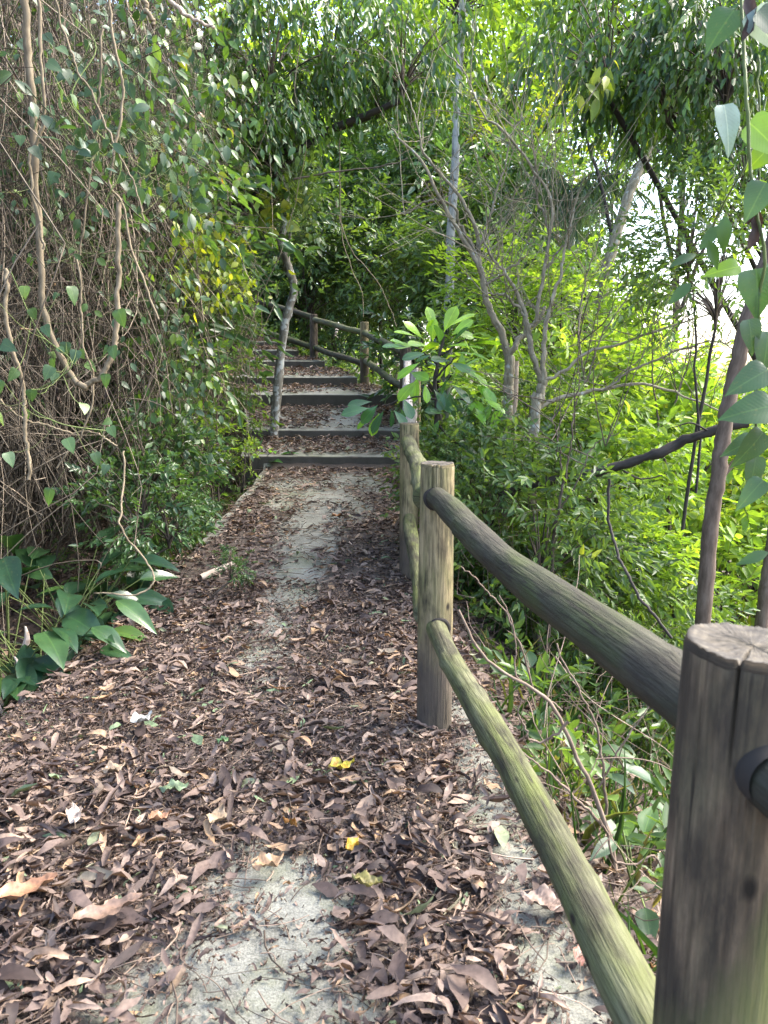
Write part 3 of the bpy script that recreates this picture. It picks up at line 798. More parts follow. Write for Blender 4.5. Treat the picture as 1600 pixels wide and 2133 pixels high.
def scatter_litter(x, y, z, sizes=(.05, .12), lift=.02):
    N = len(x)
    L = rng.uniform(sizes[0], sizes[1], N) * rng.choice([.6, .8, 1., 1.], N)
    return litter_leaf(np.stack([x, y, z + rng.random(N) ** 2 * lift], -1), L, L * rng.uniform(.17, .48, N), rng.uniform(0, 6.28, N),
                       rng.normal(0, .2, N), rng.normal(0, .4, N), rng.normal(0, 2.1, N), rng.normal(.1, .5, N), rng.random(N) ** .9)
parts = []
def accept(x, y):
    b = bare(x, y)
    dens = 1 - np.clip(1.05 * b, 0, .97)
    dens *= np.clip(.72 + .4 * nz(x * 3, y * 3), .22, 1)
    return rng.random(len(x)) < dens
# near field, full-size leaves
N = 17000
y = .7 + (4.8 - .7) * rng.random(N) ** 1.15
u = rng.random(N); x = xl(y) - .03 + (xr(y) + .05 - xl(y) + .03) * u
k = accept(x, y); x, y = x[k], y[k]
parts.append(scatter_litter(x, y, np.where(x < xl(y), ground(x, y), zp(y)) + .002, (.03, .115), .035))
N = 15000
y = 4.6 + (steps[0][0] - 4.6 - .03) * rng.random(N)
u = rng.random(N); x = xl(y) - .05 + (xr(y) + .02 - xl(y) + .05) * u
k = accept(x, y); x, y = x[k], y[k]
parts.append(scatter_litter(x, y, zp(y) + .002, (.035, .1), .03))
N = 1300
y = .7 + 2.0 * rng.random(N); u = rng.random(N); x = xl(y) - .03 + (xr(y) + .05 - xl(y) + .03) * u
k = accept(x, y); x, y = x[k], y[k]
parts.append(scatter_litter(x, y, zp(y) + .012, (.075, .15), .03))
# crumbs
N = 60000
y = .7 + 4.5 * rng.random(N); u = rng.random(N); x = xl(y) - .2 + (xr(y) + .05 - xl(y) + .2) * u
b = bare(x, y); k = rng.random(N) < (1 - .85 * np.clip(b, 0, 1)); x, y = x[k], y[k]
parts.append(scatter_litter(x, y, np.where(x < xl(y), ground(x, y), zp(y)) + .001, (.012, .04), .012))
for kk, (s, e) in enumerate(zip(steps, ends)):
    N = int(1700 * (e[0] - s[0]))
    tt = rng.random(N); y = s[0] + .06 + (e[0] - s[0] - .08) * tt
    x = (s[3] - .2) * (1 - tt) + (e[3] - .2) * tt + ((s[4] - .02) * (1 - tt) + (max(e[4], s[4] - (0 if kk < 2 else .35)) - .02) * tt - (s[3] - .2) * (1 - tt) - (e[3] - .2) * tt) * rng.random(N)
    keep = rng.random(N) < np.clip(.6 + .75 * tt + .4 * nz(x * 3 + kk, y * 2) - (.6 * np.exp(-(((x - (s[3] + s[4]) / 2 - .1) / .35) ** 2)) if kk in (1, 2) else 0), .03, 1)
    x, y, tt = x[keep], y[keep], tt[keep]
    parts.append(scatter_litter(x, y, s[2] + SL * (y - s[0]) + .004, (.05, .12), .04))
# beside the path
N = 9000
y = 1.5 + 11 * rng.random(N); x = xl(y) - .08 - rng.random(N) ** 1.3 * 1.6
parts.append(scatter_litter(x, y, ground(x, y), (.05, .14), .04))
N = 12000
y = .8 + 8 * rng.random(N); x = xr(y) + .02 + rng.random(N) * 2.2
parts.append(scatter_litter(x, y, ground(x, y), (.05, .13), .04))
tag(build('leaf_litter', join(parts), [M['litter']]), 'carpet of dry curled brown leaves over the path, steps and verges', 'leaf litter', kind='stuff')
# dry twigs lying in the litter
N = 2200
y = .75 + 8.2 * rng.random(N) ** 1.6; x = xl(y) - .3 + (xr(y) - xl(y) + .6) * rng.random(N)
z = np.where((x > xl(y)) & (x < xr(y)), zp(y), ground(x, y)) + .012 + .02 * rng.random(N)
yaw = rng.normal(.5, 1.0, N); Ln = rng.uniform(.04, .22, N) * rng.choice([1, 1, 1.8], N)
tt = np.linspace(-.5, .5, 5)
c = np.stack([x, y, z], -1)[:, None] + np.stack([np.cos(yaw), np.sin(yaw), rng.normal(0, .08, N)], -1)[:, None] * (tt[None] * Ln[:, None])[..., None]
c = c + np.stack([-np.sin(yaw), np.cos(yaw), 0 * yaw], -1)[:, None] * (rng.normal(0, .12, N) * Ln)[:, None, None] * (4 * tt ** 2)[None, :, None]
tag(build('twig_litter', tubes(c, np.repeat(rng.uniform(.0008, .0026, N)[:, None], 5, 1), 4), [M['twig']]), 'thin dry twigs and stalks strewn among the brown leaves', 'twigs', kind='stuff')
# single leaves that stand out
def single_leaf(px, py, L, Wd, yaw, col, label, curl=.8, bend=.2, rough=.5, lift=.03, tmpl=OVATE, mottled=None):
    L *= .82; Wd *= .8; curl *= 1.5; bend *= 1.5
    lift += .022
    q = ground_px(px, py)
    m, t, b, o = mat('fallen_leaf_' + label.split()[0].lower())
    g = nd(t, 'ShaderNodeNewGeometry')
    n = nd(t, 'ShaderNodeTexNoise', _Scale=45., _Detail=5.); t.links.new(g.outputs['Position'], n.inputs['Vector'])
    col = [v * .7 for v in col]; mottled = mottled and [v * .7 for v in mottled]
    r = ramp(t, [(.35, [v * .6 for v in col]), (.5, col), (.65, mottled or [min(1, v * 1.2) for v in col])]); t.links.new(n.outputs[0], r.inputs[0])
    t.links.new(r.outputs[0], b.inputs['Base Color']); b.inputs['Roughness'].default_value = rough
    u = np.linspace(0, 1, 14); w = np.interp(u, [p[0] for p in tmpl], [p[1] for p in tmpl])
    s = np.linspace(-1, 1, 9)
    rg = np.random.default_rng(int(px * 7 + py))
    edge = 1 + .12 * np.sin(u * 19 + px) + rg.normal(0, .05, 14)
    A = curl * s[None] * w[:, None] * 2
    yv = np.sin(A) / max(abs(curl), .05) * .5 * Wd * edge[:, None]
    zv = (1 - np.cos(A)) / max(abs(curl), .05) * .5 * Wd + bend * L * (u[:, None] - .45) ** 2 + .009 * np.sin(u[:, None] * 9 + s[None] * 3 + px) * np.abs(s)[None] + .005 * np.sin(u[:, None] * 23 + s[None] * 5 + py)
    xv = np.repeat(((u - .5) * L)[:, None], 9, 1)
    zv = zv - zv.min()
    v = np.stack([xv * math.cos(yaw) - yv * math.sin(yaw), xv * math.sin(yaw) + yv * math.cos(yaw), zv], -1).reshape(-1, 3) + q + [0, 0, lift]
    ii = (np.arange(13)[:, None] * 9 + np.arange(8)[None]).reshape(-1)
    blade = dict(v=v, q=np.stack([ii, ii + 1, ii + 10, ii + 9], -1))
    d = np.array([math.cos(yaw), math.sin(yaw), 0])
    base_pt = np.array(blade['v'][4])
    stalk = tubes(np.stack([base_pt - d * f * L * .3 + [0, 0, -.01 * f] for f in (0, .35, .7, 1)])[None], np.array([[.0016, .0014, .0012, .001]]), 5)
    root = empty('fallen_leaf', q, label, 'leaf', 'single leaves that stand out in the litter')
    build('blade', blade, [m], root)
    build('stalk', stalk, [M['twig']], root)
single_leaf(712, 1632, .12, .09, .3, (.45, .40, .04), 'yellow green fallen leaf on brown litter left of the tan post', .5, .25, mottled=(.5, .27, .03), lift=.045)
single_leaf(735, 1808, .075, .05, 1.0, (.62, .36, .03), 'small orange yellow fallen leaf curled up on the litter', .9, .3, lift=.05)
single_leaf(605, 1748, .07, .04, 2.6, (.42, .19, .03), 'narrow rusty orange fallen leaf by the bare concrete patch', 1.6, .3, lift=.03)
single_leaf(765, 1890, .11, .08, 2.9, (.34, .29, .08), 'olive brown torn fallen leaf below the orange yellow one', 1.0, .5, lift=.05)
single_leaf(158, 1745, .115, .1, 2.0, (.56, .45, .36), 'crumpled cream white fallen leaf near the left edge', 1.2, .5, lift=.05, mottled=(.66, .57, .49))
single_leaf(297, 1533, .12, .1, .8, (.5, .5, .44), 'chalky white lichen spotted fallen leaf in dark litter', .7, .4, lift=.045, mottled=(.62, .62, .58))
single_leaf(365, 1678, .12, .075, .2, (.17, .23, .12), 'dull green flat fallen leaf among brown ones', .3, .1, lift=.04)
single_leaf(1125, 1905, .14, .12, 2.8, (.3, .21, .16), 'big pale brown fallen leaf with wavy rim on bare concrete beside the rail', .6, .3, lift=.012)
single_leaf(1208, 2012, .1, .05, 1.3, (.3, .14, .1), 'smooth red brown fallen leaf lying on the concrete edge', .5, .1, lift=.008)
single_leaf(560, 1835, .12, .085, .5, (.38, .24, .13), 'tan torn fallen leaf over the bare concrete patch', .7, .3, lift=.03)
single_leaf(455, 1745, .11, .09, 1.4, (.36, .26, .16), 'light tan pointed fallen leaf above the bare concrete', .6, .4, lift=.045)
single_leaf(335, 1745, .095, .06, .5, (.42, .22, .12), 'bright rust fallen leaf beside the crumpled cream one', 1.0, .3, lift=.045)
single_leaf(60, 1905, .2, .1, .6, (.37, .19, .1), 'large rust brown fallen leaf at the left margin', .7, .2, lift=.05)
single_leaf(230, 1950, .22, .085, .55, (.25, .16, .11), 'long dull brown fallen leaf with a stalk, lower left', .6, .15, lift=.05)
single_leaf(465, 1577, .055, .035, .2, (.2, .34, .12), 'tiny fresh green fallen leaf in the dark litter', .4, .1, lift=.04)
single_leaf(700, 1085, .1, .07, .2, (.45, .2, .07), 'orange fallen leaf on the worn strip far down the path', .7, .3, lift=.02)
single_leaf(240, 1640, .1, .08, .5, (.34, .25, .16), 'round buff fallen leaf above the dull green one', .5, .3, lift=.045)
# the stick at the path edge
q0, q1 = ground_px(418, 1212), ground_px(486, 1188)
sto = build('fallen_stick', limb([q0 + [0, 0, .03], (q0 + q1) / 2 + [0, 0, .04], q1 + [0, 0, .05]], .026, .02, 14, 10, .04), [M['straw']])
tag(sto, 'short bare pale stick lying at the left edge of the path', 'stick')

# ------------------------------------------------------------------ vegetation kits
def clumps(n, rx, ry, rz, lo=.45):
    d = norm(rng.normal(0, 1, (n, 3)))
    r = lo + (1 - lo) * rng.random((n, 1)) ** .6
    return d * r * np.array([rx, ry, rz])
def crown_kit(name, rx, rz, n, L, Wd, mats, k=9, slen=.34, droop=.3, hang=False, nclump=26, sig=.27, tint=.3, pinnate=False):
    c = clumps(nclump, rx, rx, rz)
    ns = n // k
    idx = rng.integers(0, nclump, ns)
    p0 = c[idx] + rng.normal(0, sig, (ns, 3)) * np.array([1, 1, .8])
    d0 = norm(p0 / np.array([rx, rx, rz])) + rng.normal(0, .5, (ns, 3))
    if hang: d0 = d0 * .6 + np.array([0, 0, -1.0])
    else: d0[:, 2] += .1
    lf, tw = sprays(p0, d0, slen * rng.uniform(.7, 1.3, ns), k, L, Wd, droop, spread=1.2 if pinnate else .9, jit=.14 if pinnate else .35, up=1.2 if pinnate else .7, tint=tint, sag=.35 if pinnate else .25, twig=.0035)
    rootp = np.array([0, 0, -rz * .95])
    t6 = np.linspace(0, 1, 7)
    ctrl = np.zeros((nclump, 3)); ctrl[:, 2] = -rz * .4 + c[:, 2] * .3
    cu = (1 - t6)[None, :, None] ** 2 * rootp[None, None] + 2 * ((1 - t6) * t6)[None, :, None] * ctrl[:, None] + (t6 ** 2)[None, :, None] * c[:, None]
    cu = cu + rng.normal(0, .015, cu.shape) * np.linspace(0, 1, 7)[None, :, None]
    br = tubes(cu, np.repeat((.022 * (1 - .75 * t6))[None], nclump, 0), 5)
    br = join([br, tw])
    al = join([lf, br])
    mi = np.concatenate([np.zeros(len(lf['q']), int), np.ones(len(br['q']), int)])
    return (quads_mesh(name + '_crown', al['v'], al['q'], al['r'], [mats, M['bark']], mi, vec=al['g']),)
KIT = {
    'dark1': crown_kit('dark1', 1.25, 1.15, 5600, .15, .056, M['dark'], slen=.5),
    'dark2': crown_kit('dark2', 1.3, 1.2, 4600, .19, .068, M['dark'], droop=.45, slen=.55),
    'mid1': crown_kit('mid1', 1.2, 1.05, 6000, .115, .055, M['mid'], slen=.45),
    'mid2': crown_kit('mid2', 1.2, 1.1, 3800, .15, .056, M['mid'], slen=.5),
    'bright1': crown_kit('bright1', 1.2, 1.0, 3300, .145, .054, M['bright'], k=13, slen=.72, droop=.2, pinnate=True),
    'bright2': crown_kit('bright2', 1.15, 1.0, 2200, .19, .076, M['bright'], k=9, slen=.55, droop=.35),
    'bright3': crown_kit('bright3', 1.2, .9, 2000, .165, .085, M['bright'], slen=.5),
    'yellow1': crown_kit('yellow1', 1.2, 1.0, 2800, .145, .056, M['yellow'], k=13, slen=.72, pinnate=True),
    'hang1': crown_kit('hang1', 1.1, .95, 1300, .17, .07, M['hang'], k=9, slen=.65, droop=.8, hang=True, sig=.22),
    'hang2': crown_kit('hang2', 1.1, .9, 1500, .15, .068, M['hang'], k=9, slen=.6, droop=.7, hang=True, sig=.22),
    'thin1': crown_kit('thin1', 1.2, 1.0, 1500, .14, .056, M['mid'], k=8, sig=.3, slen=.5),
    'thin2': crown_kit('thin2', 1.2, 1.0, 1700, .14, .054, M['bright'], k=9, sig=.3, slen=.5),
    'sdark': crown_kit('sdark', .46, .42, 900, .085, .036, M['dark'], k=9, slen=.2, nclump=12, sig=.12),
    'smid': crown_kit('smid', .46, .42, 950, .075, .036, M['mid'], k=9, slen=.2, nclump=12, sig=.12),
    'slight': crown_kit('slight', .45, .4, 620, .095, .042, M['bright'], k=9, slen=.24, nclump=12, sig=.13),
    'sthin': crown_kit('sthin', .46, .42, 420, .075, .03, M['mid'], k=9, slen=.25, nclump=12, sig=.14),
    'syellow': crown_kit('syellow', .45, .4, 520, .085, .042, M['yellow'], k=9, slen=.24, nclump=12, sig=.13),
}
def plant(name, cat, label, kit, px, py, Y, s, bark='bark', r=None, group=None, sz=None, crowns=None, base=None, lean=.25, trunk=True):
    """A tree or shrub: Empty at its foot > trunk, crown(s), branches."""
    c0 = P(px, py, Y)
    cs = [(kit, c0, s, sz or s)]
    for (kt, x, y_, yy, sc) in (crowns or ()):
        cs.append((kt, P(x, y_, yy), sc, sc))
    if base is None:
        bx, by = c0[0] + rng.normal(0, lean), c0[1] + rng.normal(0, lean) * .6
        if bx > xl(by) - .2 and bx < xr(by) + .3 and by < 19:
            bx = xr(by) + .5 if bx > (xl(by) + xr(by)) / 2 else xl(by) - .5
    else:
        bx, by = base
    gz = float(ground(bx, by))
    root = empty(name, (bx, by, gz), label, cat, group)
    rr = r or .035 * s + .02
    tl = []
    for i, (kt, c, sc, scz) in enumerate(cs):
        foot = np.array([bx, by, gz - .1])
        fork = c - [0, 0, KIT_RZ.get(kt, 1.0) * scz * .93]
        if fork[2] < gz + .15: fork[2] = gz + .15
        if i == 0:
            f0 = fork
            mid = foot * .5 + fork * .5 + rng.normal(0, .08, 3)
            tl.append(limb([foot, mid, fork], rr, rr * .6, 18, 8, .05, .008))
        else:
            m0 = foot * .35 + f0 * .65
            tl.append(limb([m0, (m0 + fork) / 2 + [0, 0, .3], fork], rr * .55, rr * .35, 18, 7, .05, .01))
    if trunk:
        build('trunk', join(tl), [M[bark]], root)
    for (kt, c, sc, scz) in cs:
        rz = float(rng.uniform(0, 6.28))
        link('crown', KIT[kt][0], root, c - np.array([bx, by, gz]), (0, 0, rz), (sc, sc, scz))
    return root
KIT_RZ = dict(sdark=.42, smid=.42, slight=.4, sthin=.42, syellow=.4, dark1=1.15, dark2=1.2, mid1=1.05, mid2=1.1, bright1=1.0, bright2=1.0, bright3=.9, yellow1=1.0, hang1=.95, hang2=.9, thin1=1., thin2=1.)

# ---- dark wood behind the fence corner
G1 = 'dark trees behind the fence corner'
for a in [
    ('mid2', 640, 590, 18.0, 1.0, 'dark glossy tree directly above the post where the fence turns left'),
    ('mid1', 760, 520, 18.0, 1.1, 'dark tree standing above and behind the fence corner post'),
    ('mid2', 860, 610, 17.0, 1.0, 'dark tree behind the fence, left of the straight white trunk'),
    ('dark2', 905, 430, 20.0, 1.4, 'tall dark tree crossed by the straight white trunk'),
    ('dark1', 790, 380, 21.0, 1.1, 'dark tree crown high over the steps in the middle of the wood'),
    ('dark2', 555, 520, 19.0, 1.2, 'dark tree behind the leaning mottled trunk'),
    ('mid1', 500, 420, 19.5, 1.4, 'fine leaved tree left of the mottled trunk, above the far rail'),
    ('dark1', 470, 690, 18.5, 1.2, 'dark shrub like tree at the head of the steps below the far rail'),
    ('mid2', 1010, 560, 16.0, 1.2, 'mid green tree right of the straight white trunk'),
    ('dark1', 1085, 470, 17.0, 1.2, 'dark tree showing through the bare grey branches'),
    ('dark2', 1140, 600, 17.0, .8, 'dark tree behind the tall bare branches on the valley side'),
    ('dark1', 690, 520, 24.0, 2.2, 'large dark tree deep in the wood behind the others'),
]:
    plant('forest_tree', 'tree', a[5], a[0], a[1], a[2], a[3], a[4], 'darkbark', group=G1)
for a in [('sdark', 705, 730, 16.8, .9, 'low dark shrub behind the lower rails between the two far posts'),
          ('sdark', 855, 760, 14.5, .9, 'low dark shrub just right of the far corner post'),
          ('smid', 615, 690, 18.5, 1.3, 'small green shrub behind the far rails beside the leaning trunk'),
          ('sdark', 910, 760, 11.5, 1.6, 'dark shrub behind the broad leaved sapling')]:
    plant('shrub', 'shrub', a[5], a[0], a[1], a[2], a[3], a[4], 'darkbark', group='dark shrubs behind the fence')
# ---- light green trees high in the background
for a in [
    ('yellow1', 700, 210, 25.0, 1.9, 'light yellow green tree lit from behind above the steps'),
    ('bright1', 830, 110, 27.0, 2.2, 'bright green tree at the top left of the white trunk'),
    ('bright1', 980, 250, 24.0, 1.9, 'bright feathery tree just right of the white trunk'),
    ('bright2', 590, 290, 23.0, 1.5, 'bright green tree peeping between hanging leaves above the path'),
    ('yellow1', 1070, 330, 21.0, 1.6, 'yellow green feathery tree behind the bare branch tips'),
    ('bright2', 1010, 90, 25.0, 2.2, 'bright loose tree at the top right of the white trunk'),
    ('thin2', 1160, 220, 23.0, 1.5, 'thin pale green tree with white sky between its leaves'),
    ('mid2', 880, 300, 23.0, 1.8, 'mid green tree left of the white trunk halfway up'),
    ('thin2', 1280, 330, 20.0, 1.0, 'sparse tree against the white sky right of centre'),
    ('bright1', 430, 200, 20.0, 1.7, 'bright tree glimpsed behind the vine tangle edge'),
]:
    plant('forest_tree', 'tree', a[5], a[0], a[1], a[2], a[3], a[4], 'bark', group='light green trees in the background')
# ---- lit bushes on the valley side
for a in [
    ('bright1', 1075, 640, 10.5, .75, 'bright feathery bush between the two bare forked stems'),
    ('bright1', 1170, 690, 9.5, .7, 'bright feathery bush right of the bare forked stems'),
    ('bright2', 1240, 640, 11.0, .6, 'bright bush left of the white sky gap'),
    ('bright2', 1150, 830, 8.0, .65, 'bright bush behind the dark bent branch'),
    ('bright3', 1270, 860, 8.5, .8, 'bright round leaved bush below the white sky gap'),
    ('bright1', 1410, 960, 10.0, .85, 'bright feathery bush left of the leaning brown trunk'),
    ('bright2', 1600, 980, 10.0, .9, 'bright bush right of the leaning brown trunk'),
    ('yellow1', 1520, 1000, 9.0, 1.0, 'yellow green bush behind the leaning brown trunk'),
    ('bright3', 1390, 1010, 8.0, .85, 'bright bush under the fallen dark branch'),
    ('bright2', 1240, 960, 6.6, .55, 'mid green bush over the middle of the fallen dark branch'),
    ('mid2', 1100, 900, 6.8, .42, 'mid green bush at the foot of the bare forked stems'),
    ('yellow1', 1580, 1160, 8.5, .9, 'yellow green bush at the right margin above the near post'),
    ('bright1', 1400, 1180, 7.5, .8, 'bright feathery bush above the near post'),
    ('mid2', 1130, 1110, 5.2, .5, 'dark leaved bush just behind the upper rail'),
    ('bright2', 1240, 1190, 5.6, .42, 'loose green bush below the fallen dark branch'),
    ('mid2', 1320, 1320, 5.4, .5, 'green bush low behind the thick upper rail'),
    ('bright3', 1500, 1250, 7.0, .8, 'bright bush behind the top of the near post'),
    ('mid1', 1020, 1010, 5.8, .45, 'green bush right of the tan post top'),
    ('bright2', 1150, 1010, 9.0, .9, 'bright bush deeper behind the forked stems'),
    ('bright3', 1290, 1080, 9.5, 1.0, 'bright bush deep in the valley behind the fallen branch'),
    ('bright1', 1450, 1090, 13.0, 1.4, 'far bright bush down the valley behind the leaning trunk'),
    ('bright2', 1230, 810, 14.0, .9, 'far bright tree behind the feathery bushes'),
    ('bright1', 1570, 980, 14.0, 1.5, 'far bright tree at the right margin'),
    ('bright1', 1100, 720, 14.0, .9, 'far bright tree showing between the forked stems'),
]:
    plant('bush', 'bush', a[5], a[0], a[1], a[2], a[3], a[4], 'bark', r=.02 + .012 * a[4], group='bushes on the valley side')
# ---- overhanging trees: dark hanging leaves across the top
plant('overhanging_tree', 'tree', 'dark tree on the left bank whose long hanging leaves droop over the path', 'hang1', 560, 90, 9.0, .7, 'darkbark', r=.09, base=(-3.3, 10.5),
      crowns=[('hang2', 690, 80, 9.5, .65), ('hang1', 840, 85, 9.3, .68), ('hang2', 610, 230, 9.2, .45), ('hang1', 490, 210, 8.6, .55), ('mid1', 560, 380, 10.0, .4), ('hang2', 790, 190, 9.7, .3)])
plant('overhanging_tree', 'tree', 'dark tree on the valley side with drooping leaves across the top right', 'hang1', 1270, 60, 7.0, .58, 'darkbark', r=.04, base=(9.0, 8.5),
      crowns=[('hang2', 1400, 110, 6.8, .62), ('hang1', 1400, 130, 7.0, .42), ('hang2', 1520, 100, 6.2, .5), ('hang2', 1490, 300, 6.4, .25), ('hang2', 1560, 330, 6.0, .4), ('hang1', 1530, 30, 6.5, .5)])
plant('forest_tree', 'tree', 'thin leaved tree at the top right corner behind the drooping leaves', 'bright2', 1440, 60, 12.0, 1.2, 'bark', crowns=[('thin2', 1560, 230, 12.0, 1.0), ('mid1', 1330, 60, 12.5, .9)])
plant('forest_tree', 'tree', 'dark leaved sapling in front of the bright sky gap', 'thin1', 1500, 560, 5.5, .42, 'darkbark', r=.018, crowns=[('thin1', 1440, 480, 5.8, .35)])
# ---- trees behind the vine tangle
for a in [('mid2', 60, 260, 9.5, 1.3, 'green tree glimpsed behind the tangle at the left margin'),
          ('mid1', 250, 60, 9.5, 1.3, 'green tree behind the top of the tangle'),
          ('mid1', 395, 330, 9.0, .55, 'green tree at the right edge of the tangle, above the path'),
          ('bright3', 20, 120, 11.5, 1.3, 'bright tree showing in the top left corner'),
          ('dark1', 180, 420, 8.5, 1.2, 'dark tree hidden behind the middle of the tangle'),
          ('dark2', 60, 620, 7.5, 1.0, 'dark shrub hidden behind the lower tangle'),
          ('dark1', 220, 640, 8.5, .8, 'dark shrub behind the right part of the tangle')]:
    plant('bank_tree', 'tree', a[5], a[0], a[1], a[2], a[3], a[4], 'bark', group='trees behind the tangle')
# ---- shrubs at the left path edge
G2 = 'leafy shrubs along the left path edge'
for a in [('sdark', 300, 1005, 6.2, .95, 'dark glossy shrub beside the path below the tangle'),
          ('sdark', 350, 1085, 5.4, .5, 'small dark glossy shrub overhanging the path edge'),
          ('sdark', 310, 960, 6.0, .8, 'dark glossy shrub deeper under the tangle'),
          ('sdark', 290, 1060, 5.3, .7, 'dark glossy shrub between the broad leaved plants and the path edge'),
          ('sdark', 390, 985, 6.9, .55, 'dark shrub on the path edge just below the first step'),
          ('slight', 380, 800, 7.4, .8, 'light green shrub climbing into the right side of the tangle'),
          ('smid', 340, 890, 7.0, .9, 'fine leaved green shrub under the right edge of the tangle'),
          ('slight', 410, 925, 8.2, .7, 'light green shrub left of the first step'),
          ('smid', 445, 835, 9.4, .8, 'green shrub left of the foot of the leaning mottled trunk'),
          ('sthin', 420, 740, 9.0, 1.2, 'thin airy shrub left of the steps'),
          ('smid', 455, 700, 11.0, 1.2, 'green shrub left of the upper steps'),
          ('syellow', 440, 560, 8.0, .7, 'yellow green spray lit from behind at the tangle edge'),
          ('slight', 480, 630, 11.0, 1.0, 'airy light green bush under the far rail'),
          ('slight', 520, 950, 8.2, .36, 'small light green plant at the left end of the first step'),
          ('sthin', 470, 880, 8.6, .65, 'wispy green shrub beside the second step'),
          ('sdark', 480, 1180, 4.95, .25, 'tiny dark plant growing in the litter at the path edge')]:
    plant('shrub', 'shrub', a[5], a[0], a[1], a[2], a[3], a[4], 'bark', r=.012, group=G2)

# ------------------------------------------------------------------ traced stems
def trace(pts, Y, wob=0.0):
    """Survey a stem: list of (px, py) or (px, py, Y)."""
    return [P(p[0], p[1], p[2] if len(p) > 2 else Y) for p in pts]
def stem(pts, Y, w0, w1, k=40, sides=9, rough=.04, wob=.003):
    c = trace(pts, Y)
    return limb(c, w0, w1, k, sides, rough, wob)
# leaning mottled trunk beside the steps
c = [(568, 895), (570, 860), (578, 780), (590, 690), (606, 630), (613, 600), (603, 560), (592, 520), (588, 490), (598, 450), (590, 380), (570, 300)]
b = P(568, 895, 9.9); gz = float(ground(b[0], b[1]))
t1 = empty('leaning_tree', (b[0], b[1], gz), 'slim mottled tree with a kinked leaning trunk at the left end of the steps', 'tree')
pts = [np.array([b[0], b[1], gz - .1])] + trace(c, 9.9)
build('trunk', join([limb(pts, .06, .042, 60, 12, .06, .004)]), [M['mottled']], t1)
build('stub', stem([(604, 500), (606, 480), (605, 470)], 9.9, .02, .012, 6), [M['mottled']], t1)
link('crown', KIT['mid1'][0], t1, P(535, 330, 10.2) - np.array(t1.location), (0, 0, 1), (.4, .4, .4))
# straight white trunk
b = P(934, 690, 12.0); gz = float(ground(b[0], b[1]))
t2 = empty('white_trunk_tree', (b[0], b[1], gz), 'straight slender tree with a pale whitish trunk beyond the fence', 'tree')
build('trunk', limb([np.array([b[0], b[1], gz - .1])] + trace([(934, 680), (939, 600), (943, 480), (951, 350), (954, 220), (959, 120), (963, 0), (968, -80)], 12.0), .078, .045, 60, 12, .04, .003), [M['palebark']], t2)
for kt, x, y, yy, s in (('bright2', 960, -60, 12.2, .8),):
    link('crown', KIT[kt][0], t2, P(x, y, yy) - np.array(t2.location), (0, 0, 2), (s, s, s))
# bare branching saplings
def whips(c, n, l0, l1, r, upw=.8):
    """Side twigs off a centre line."""
    out = []
    idx = rng.integers(len(c) // 4, len(c), n)
    for i in idx:
        d = norm(np.array([rng.normal(0, .7), rng.normal(0, .5), upw + rng.normal(0, .35)]))
        L_ = rng.uniform(l0, l1)
        p = c[i]
        q = [p, p + d * L_ * .5 + rng.normal(0, .03, 3), p + d * L_ + np.array([0, 0, .1 * L_]) + rng.normal(0, .05, 3)]
        out.append(limb(q, r, r * .35, 12, 5, .05, .004))
        for _ in range(2):
            e = q[1] if rng.random() < .6 else q[0] * .3 + q[1] * .7
            d2 = norm(d + rng.normal(0, .5, 3)); L2 = L_ * rng.uniform(.3, .6)
            out.append(limb([e, e + d2 * L2 * .5 + rng.normal(0, .02, 3), e + d2 * L2], r * .5, r * .25, 8, 4, .05, .003))
    return out
def bare_tree(label, basepx, Y, branches, m, twigs=10, group=None):
    b = P(basepx[0], basepx[1], Y); gz = float(ground(b[0], b[1]))
    root = empty('bare_sapling', (b[0], b[1], gz), label, 'sapling', group)
    tr = []
    for i, (pts, w0, w1) in enumerate(branches):
        c = trace(pts, Y)
        if i == 0:
            c = [np.array([b[0], b[1], gz - .1])] + c
            build('trunk', limb(c, w0 * .85, w1 * .85, 40, 12, .05, .004), [M[m]], root)
        else:
            ctr = smooth_path(c, 30)
            ds = [limb(c, w0 * .75, w1 * .7, 44, 8, .05, .006)]
            if twigs: ds += whips(ctr, twigs, .3, 1.1, .0042)
            build('branch', join(ds), [M[m]], root)
    return root
bare_tree('leafless grey sapling forking low beside a broken stake, left of the other forked one', (1054, 905), 6.4, [
    ([(1053, 880), (1056, 810), (1062, 742)], .058, .05),
    ([(1062, 748), (1045, 690), (1025, 650), (1010, 600), (998, 555), (985, 525), (955, 478), (935, 440), (905, 385), (872, 322), (835, 288), (815, 268)], .045, .008),
    ([(1010, 600), (1003, 560), (1000, 520), (975, 450), (935, 400), (890, 340), (882, 300), (855, 210)], .03, .007),
    ([(985, 525), (955, 475), (935, 445), (890, 425), (850, 445), (832, 446)], .02, .006),
    ([(1062, 748), (1075, 715), (1098, 690), (1118, 665), (1135, 640)], .035, .018),
    ([(1000, 530), (1020, 470), (1045, 380), (1060, 300), (1085, 240)], .016, .005),
    ([(1010, 600), (1030, 570), (1075, 545), (1110, 505)], .018, .006),
], 'greybark', 9)
st_o = build('broken_stake', limb([np.array(P(1068, 900, 6.5)) - [0, 0, .25], P(1068, 895, 6.5), P(1072, 820, 6.5), P(1074, 752, 6.5)], .028, .03, 16, 10, .06), [M['straw']])
tag(st_o, 'broken pale stake standing against the fork of the bare grey sapling', 'stake')
